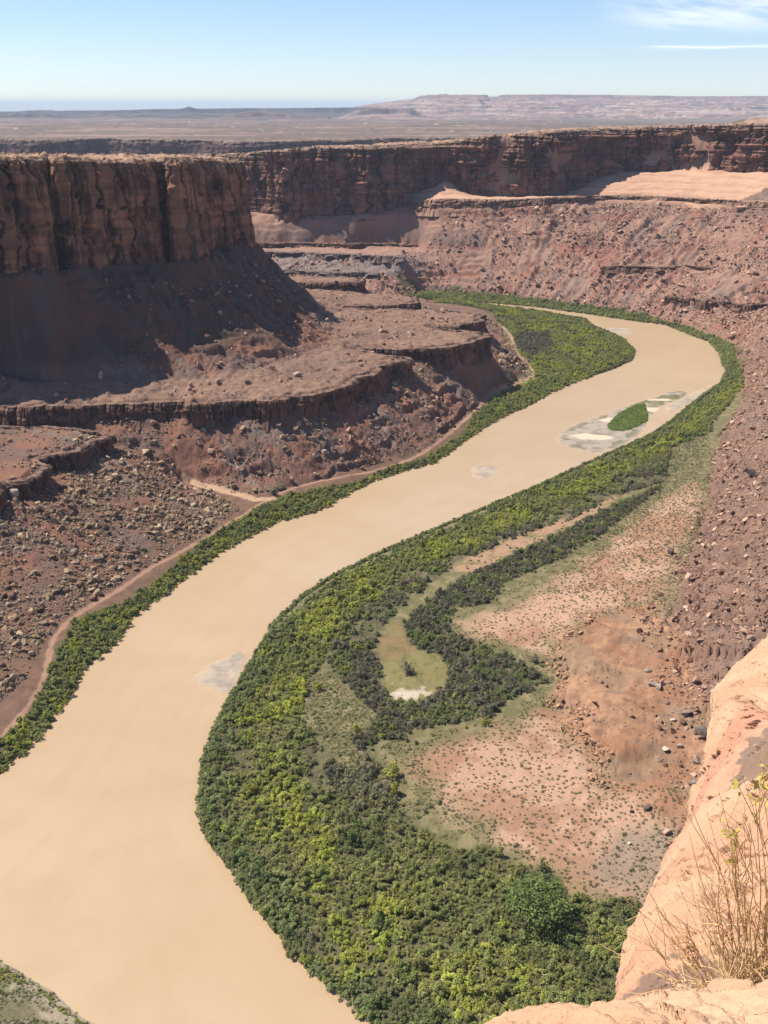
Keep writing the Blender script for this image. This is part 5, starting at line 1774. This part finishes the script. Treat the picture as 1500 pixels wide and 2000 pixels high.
def build_tree(px, py, wpx, hr, label, seed, nlobe=26):
    rg = np.random.default_rng(seed)
    x, y = hit(px, py)
    z = float(terr_z(np.array([x]), np.array([y]))[0])
    W = wpx * project(x, y, z)[2] / F
    root = bpy.data.objects.new('tree', None)
    COL.objects.link(root)
    root.location = (x, y, z - 0.1)
    tag(root, label, 'tree')
    hgt = W * hr
    V, Fc = [], []
    fork = np.array([0.02 * W, 0, hgt * 0.22])
    tube_path(V, Fc, [(0, 0, -0.4), (0.01 * W, 0.01 * W, hgt * 0.1), fork], [0.045 * W, 0.032 * W, 0.028 * W], 7)
    obj('trunk', mesh_from('trunk', np.array(V), np.array(Fc), M_BARK, True), root)
    V, Fc = [], []
    P, N, val = [], [], []
    for k in range(nlobe):
        th = 2 * PI * k * 0.618 + rg.uniform(-.3, .3); rr = 0.5 * W * math.sqrt((k + 0.5) / nlobe) * 0.84
        zz = hgt * (0.42 + 0.42 * math.sqrt(max(0, 1 - (rr / (0.5 * W)) ** 2)) * rg.uniform(0.45, 1.05))
        c = np.array([rr * math.cos(th), rr * math.sin(th), zz])
        m1 = fork + (c - fork) * 0.5 + np.array([0, 0, -0.05 * hgt])
        tube_path(V, Fc, [fork, m1, c], [0.016 * W, 0.010 * W, 0.003 * W], 4)
        R = W * rg.uniform(0.10, 0.17)
        n = 120
        d = rg.normal(size=(n, 3)); d[:, 2] += 0.2
        d /= np.linalg.norm(d, axis=1)[:, None]
        P.append(c + d * R * rg.uniform(0.55, 1.1, n)[:, None] * [1, 1, 0.75]); N.append(d)
        val.append(rg.uniform(0.75, 1.3) * rg.uniform(0.7, 1.3, n))
    obj('limbs', mesh_from('limbs', np.array(V), np.array(Fc), M_BARK, True), root)
    P = np.concatenate(P); N = np.concatenate(N); val = np.concatenate(val)
    Vc, Fq, val = cards(P, N, 0.022 * W, rg, val)
    me = mesh_from('crown', Vc, Fq, M_TREE)
    me.attributes.new('leaf_value', 'FLOAT', 'FACE').data.foreach_set('value', val.astype(np.float32))
    obj('crown', me, root)
    return root


build_tree(1048, 1800, 132, 0.68, 'big dark green spreading cottonwood at the inner edge of the near thicket', 3, 34)
build_tree(834, 590, 26, 0.8, 'round dark tree among the green at the far end of the peninsula', 4, 14)
build_tree(1085, 1735, 30, 0.9, 'small dark bushy tree right behind the big cottonwood', 5, 12)

# ------------------------------------------------------------------ the slickrock at the eye's right hand
RIGHT = np.array([1.0, 0, 0]); UPV = np.array([0, SP, CP]); FWD = np.array([0, CP, -SP])
EYE = np.array([0, 0, H])


def rounded_rock(name, label, sil, slant, R, ds, phi_max, ext, inside_hint, down, disp):
    S = np.array([EYE + ray(px, py) / np.linalg.norm(ray(px, py)) * s for (px, py), s in zip(sil, slant)])
    S = smooth_line(np.concatenate([S, np.array(R)[:, None]], 1), 3)
    L = np.concatenate([[0], np.cumsum(np.linalg.norm(np.diff(S[:, :3], axis=0), axis=1))])
    k = int(L[-1] / ds)
    q = np.linspace(0, L[-1], k)
    S = np.stack([np.interp(q, L, S[:, i]) for i in range(4)], 1)
    R = S[:, 3]; S = S[:, :3]
    D = S - EYE; D /= np.linalg.norm(D, axis=1)[:, None]
    T = np.gradient(S, axis=0); T /= np.linalg.norm(T, axis=1)[:, None]
    M = np.cross(D, T); M /= np.linalg.norm(M, axis=1)[:, None]
    M *= np.sign(M @ inside_hint)[:, None]
    rows, nrm, vv = [], [], []
    p0 = -50
    hidden0 = S + R[:, None] * (M * (1 - math.cos(math.radians(p0))) - D * math.sin(math.radians(p0)))
    n0 = -M * math.cos(math.radians(p0)) - D * math.sin(math.radians(p0))
    for t in reversed(down):
        rows.append(hidden0 + np.array([0, 0, -1.0]) * t + D * np.array([1, 1, 0]) * 0.25 * t); nrm.append(n0); vv.append(-1 - t)
    step = ds / R.mean()
    for ph in np.arange(math.radians(p0), math.radians(phi_max), step):
        rows.append(S + R[:, None] * (M * (1 - math.cos(ph)) - D * math.sin(ph)))
        nrm.append(-M * math.cos(ph) - D * math.sin(ph)); vv.append(ph * R.mean())
    last, dirn = rows[-1], rows[-1] - rows[-2]
    dirn = dirn / np.linalg.norm(dirn, axis=1)[:, None]
    for t in ext:
        rows.append(last + dirn * t); nrm.append(nrm[-1]); vv.append(vv[-1] + 0.01)
    X = np.array(rows); N = np.array(nrm)
    dd, c = disp(X, N)
    X = X + N * dd[..., None]
    me = mesh_from(name, X.reshape(-1, 3), grid_faces(X.shape[0], X.shape[1]), M_SLAB, True)
    set_albedo(me, c.reshape(-1, 3))
    o = obj(name, me)
    tag(o, label, kind='structure')
    return o


BEDN = -0.60 * RIGHT + 0.76 * UPV - 0.2 * FWD
BEDT = 0.76 * RIGHT + 0.60 * UPV


def slab_disp(X, N, varnish=1.0):
    b = X @ BEDN; a = X @ BEDT; c3 = X @ FWD
    w = fbm3(X[..., 0] * 0.7, X[..., 1] * 0.7, X[..., 2] * 0.7, 3)
    lay = b + 0.10 * w
    d = 0.045 * fbm3(X[..., 0] * 0.9, X[..., 1] * 0.9, X[..., 2] * 0.9, 3)
    ridg = fbm3(lay * 9, a * 1.1, c3 * 1.1, 4)
    d = d + 0.020 * ridg
    fl = fbm3(lay * 16, a * 3.0, c3 * 3.0, 3)
    d = d + 0.014 * sst(fl, 0.10, 0.17) - 0.022 * sst(-fl, 0.40, 0.46)
    pits = fbm3(X[..., 0] * 9, X[..., 1] * 9, X[..., 2] * 9, 4)
    d = d - 0.035 * sst(pits, 0.44, 0.56)
    crk = np.abs(fbm3(lay * 3.1 + 3, a * 0.7, c3 * 0.7, 4))
    d = d - 0.03 * (1 - sst(crk, 0.004, 0.03)) * sst(fbm3(lay * 1.3, a * 0.9 + 8, c3, 2), 0.0, 0.2)
    d = d + 0.011 * fbm3(lay * 24, a * 4.0, c3 * 4.0, 3)
    d = d + 0.006 * fbm3(X[..., 0] * 40, X[..., 1] * 45, X[..., 2] * 45, 2)
    base = mixc(np.tile(A(0.70, 0.415, 0.255), X.shape[:2] + (1,)), A(0.64, 0.32, 0.205), sst(fbm3(lay * 2.2, a * 0.5, c3 * 0.5, 4), -0.1, 0.45))
    base = mixc(base, A(0.74, 0.49, 0.31), 0.7 * sst(fbm3(lay * 5, a * 0.8, c3, 3), 0.1, 0.5))
    # dark lichen-grey varnish in long patches high on the rock
    v = fbm3(lay * 1.7 + 7.3, a * 0.55, c3 * 0.55, 3) + 0.12 * fbm3(X[..., 0] * 14, X[..., 1] * 14, X[..., 2] * 14, 2)
    hi = sst(X[..., 2], H - 5.6, H - 4.4)
    base = mixc(base, A(0.235, 0.165, 0.125), 0.8 * varnish * sst(v, 0.36, 0.41) * hi)
    base = mixc(base, A(0.40, 0.20, 0.12), 0.5 * sst(pits, 0.45, 0.6))
    return d, base


slab_sil = [(1188, 2130), (1190, 2040), (1197, 1955), (1215, 1900), (1230, 1860), (1255, 1800), (1285, 1730), (1310, 1690), (1340, 1640), (1356, 1590), (1366, 1550), (1378, 1500), (1388, 1450), (1390, 1420),
            (1393, 1378), (1402, 1345), (1432, 1310), (1500, 1240), (1580, 1170), (1680, 1100)]
slab_sl = [3.6, 3.8, 4.0, 4.15, 4.3, 4.5, 4.8, 5.0, 5.3, 5.6, 5.8, 6.1, 6.4, 6.6, 6.9, 7.2, 7.5, 8.1, 8.8, 9.6]
rounded_rock('slickrock', 'big rounded pink sandstone slope falling away at the right foreground', slab_sil, slab_sl, np.linspace(1.5, 3.4, len(slab_sil)), 0.0135, 62,
             [0.1, 0.25, 0.45, 0.7, 1.0, 1.4, 1.9, 2.5, 3.2, 4.0], np.array([1.0, 0.2, -0.2]), [0.05, 0.2, 0.6, 1.5, 3, 6, 12, 25, 50], slab_disp)

near_sil = [(760, 2085), (900, 2035), (985, 2004), (1050, 1990), (1100, 1969), (1195, 1960), (1280, 1946), (1340, 1943), (1420, 1941), (1500, 1940), (1620, 1930), (1800, 1925)]
near_sl = [2.15, 2.2, 2.25, 2.3, 2.35, 2.4, 2.45, 2.48, 2.5, 2.5, 2.5, 2.5]
rounded_rock('near_rock', 'near pink rock lip along the bottom right edge of the view', near_sil, near_sl, np.linspace(0.9, 1.1, len(near_sil)), 0.008, 58,
             [0.05, 0.12, 0.25, 0.4, 0.6, 0.85, 1.15, 1.5, 2.0, 2.7, 3.5], np.array([0.0, -0.6, -0.6]), [0.05, 0.2, 0.6, 1.5, 3, 6, 12, 25, 50], lambda X, N: slab_disp(X, N, 0.0))

# ------------------------------------------------------------------ dry bush between the two rocks
M_STEM = plain_mat('dry_stem', (0.62, 0.36, 0.17), 0.8, 0.35, 60)
M_STRAW = plain_mat('dry_straw', (0.74, 0.50, 0.26), 0.8, 0.35, 60)
M_BUSHLEAF = leaf_mat('bush_leaves', 0.35, False, (0.55, 0.46, 0.10))


def build_bush():
    rg = np.random.default_rng(77)
    r0 = ray(1440, 1958); base = EYE + r0 / np.linalg.norm(r0) * 2.95
    root = bpy.data.objects.new('dry_bush', None)
    COL.objects.link(root)
    root.location = base
    tag(root, 'dry straw coloured bush with bare stems and few yellow green leaves beside the slickrock', 'bush')
    # stems as seen: foot column, tip column, tip row
    stems = [(1370, 1302, 1880), (1376, 1292, 1905), (1382, 1305, 1838), (1388, 1318, 1822), (1392, 1328, 1850), (1398, 1340, 1806), (1402, 1352, 1770), (1405, 1345, 1860), (1410, 1362, 1815), (1414, 1366, 1742),
             (1418, 1378, 1760), (1422, 1372, 1700), (1425, 1390, 1725), (1428, 1398, 1665), (1432, 1404, 1690), (1436, 1412, 1645), (1440, 1422, 1700), (1444, 1424, 1665), (1448, 1432, 1620), (1452, 1444, 1650), (1456, 1450, 1590),
             (1460, 1440, 1690), (1462, 1462, 1610), (1466, 1468, 1560), (1470, 1478, 1600), (1474, 1486, 1540), (1478, 1492, 1500), (1482, 1500, 1560), (1486, 1508, 1470), (1490, 1516, 1520), (1496, 1530, 1490), (1502, 1545, 1560), (1510, 1560, 1530),
             (1395, 1315, 1925), (1400, 1330, 1900), (1430, 1385, 1850), (1450, 1415, 1800), (1470, 1445, 1760), (1485, 1470, 1720), (1520, 1580, 1640)]
    leafy = {18, 23, 26, 28}
    V3 = {}
    for i, (fx, tx, ty) in enumerate(stems):
        rb = ray(fx, 1962 + rg.uniform(-6, 8)); dep = 2.9 + rg.uniform(-0.12, 0.14)
        b = EYE + rb / np.linalg.norm(rb) * dep
        rt = ray(tx, ty); rt /= np.linalg.norm(rt)
        # the tip stands over the foot's distance, a little nearer or farther
        hd = math.hypot(b[0], b[1]) + rg.uniform(-0.10, 0.10)
        t = hd / math.hypot(rt[0], rt[1])
        tip = EYE + rt * t
        V, Fc = [], []
        side = rg.normal(size=3) * 0.02
        pts = [b + (tip - b) * k + side * math.sin(PI * k) + np.array([0, 0, 0.045 * math.sin(PI * k)]) for k in np.linspace(0, 1, 9)]
        pts = [p + rg.normal(size=3) * 0.0035 for p in pts]
        L = np.linalg.norm(tip - b)
        tube_path(V, Fc, pts, np.linspace(0.0019, 0.0008, 9), 4)
        ends = [(tip, tip - pts[-2])]
        for _ in range(rg.integers(5, 9)):
            k = rg.uniform(0.3, 0.95)
            p = b + (tip - b) * k + side * math.sin(PI * k) + np.array([0, 0, 0.045 * math.sin(PI * k)])
            dirn = (tip - b) / L + rg.normal(size=3) * 0.42
            e = p + dirn * rg.uniform(0.04, 0.13)
            tube_path(V, Fc, [p, (p + e) / 2 + rg.normal(size=3) * 0.006, e], [0.0014, 0.0011, 0.0007], 3)
            ends.append((e, dirn))
            if rg.uniform() < 0.6:
                e2 = p + (e - p) * 0.6 + (dirn + rg.normal(size=3) * 0.6) * rg.uniform(0.02, 0.06)
                tube_path(V, Fc, [p + (e - p) * 0.6, e2], [0.0010, 0.0006], 3)
                ends.append((e2, dirn))
        st = obj('stem', mesh_from('stem', np.array(V) - base, np.array([f for f in Fc]), M_STEM if i % 3 else M_STRAW, True), root)
        if i in leafy:
            P, N = [], []
            ends.sort(key=lambda q: -q[0][2])
            for e, dn in ends[:6]:
                dn = dn / (np.linalg.norm(dn) + 1e-9)
                for _ in range(5):
                    P.append(e - dn * rg.uniform(-0.01, 0.05) + rg.normal(size=3) * 0.006); N.append(rg.normal(size=3))
            Vc, Fq, val = cards(np.array(P) - base, np.array(N), 0.0095, rg, rg.uniform(0.7, 1.2, len(P)))
            me = mesh_from('leaf_cluster', Vc, Fq, M_BUSHLEAF)
            me.attributes.new('leaf_value', 'FLOAT', 'FACE').data.foreach_set('value', val.astype(np.float32))
            obj('leaf_cluster', me, st)
    # tangle of broken straw at the foot
    V, Fc = [], []
    for _ in range(330):
        fx = rg.normal(1455, 42); rb = ray(fx, 1965 + rg.uniform(-10, 10)); b = EYE + rb / np.linalg.norm(rb) * (2.9 + rg.uniform(-0.15, 0.15))
        k = np.clip(1 - abs(fx - 1462) / 110, 0.2, 1)
        dirn = np.array([rg.normal(-0.15, 0.5), rg.normal(0, 0.5), rg.uniform(0.25, 1.0)])
        dirn /= np.linalg.norm(dirn)
        b = b + np.array([0, 0, rg.uniform(-0.02, 0.14) * k])
        L = rg.uniform(0.04, 0.17) * (0.5 + 0.7 * k)
        tube_path(V, Fc, [b, b + dirn * L * 0.5 + rg.normal(size=3) * 0.008, b + dirn * L + rg.normal(size=3) * 0.012], [0.0016, 0.0012, 0.0007], 3)
    tw = obj('straw_tangle', mesh_from('straw_tangle', np.array(V) - base, np.array(Fc), M_STRAW, True), root)
    tw['kind'] = 'stuff'


build_bush()

# ------------------------------------------------------------------ the air
def build_haze():
    x0, x1, y0, y1, z0, z1 = -45000, 45000, -3000, 64000, -246, 405
    v = [(x, y, z) for z in (z0, z1) for y in (y0, y1) for x in (x0, x1)]
    f = [(0, 2, 3, 1), (4, 5, 7, 6), (0, 1, 5, 4), (2, 6, 7, 3), (0, 4, 6, 2), (1, 3, 7, 5)]
    m = bpy.data.materials.new('haze_air')
    m.use_nodes = True
    g = NT(m.node_tree)
    g.n.clear()
    out = g.add('ShaderNodeOutputMaterial')
    pv = g.add('ShaderNodeVolumePrincipled')
    pv.inputs['Color'].default_value = (0.70, 0.83, 1.0, 1)
    pv.inputs['Density'].default_value = HAZE_DENSITY
    pv.inputs['Anisotropy'].default_value = 0.0
    g.link(pv.outputs[0], out.inputs['Volume'])
    me = mesh_from('haze', v, f, m)
    o = obj('haze', me)
    tag(o, 'thin blue haze of air over the far plain', kind='stuff')


HAZE_DENSITY = 3.0e-5
build_haze()
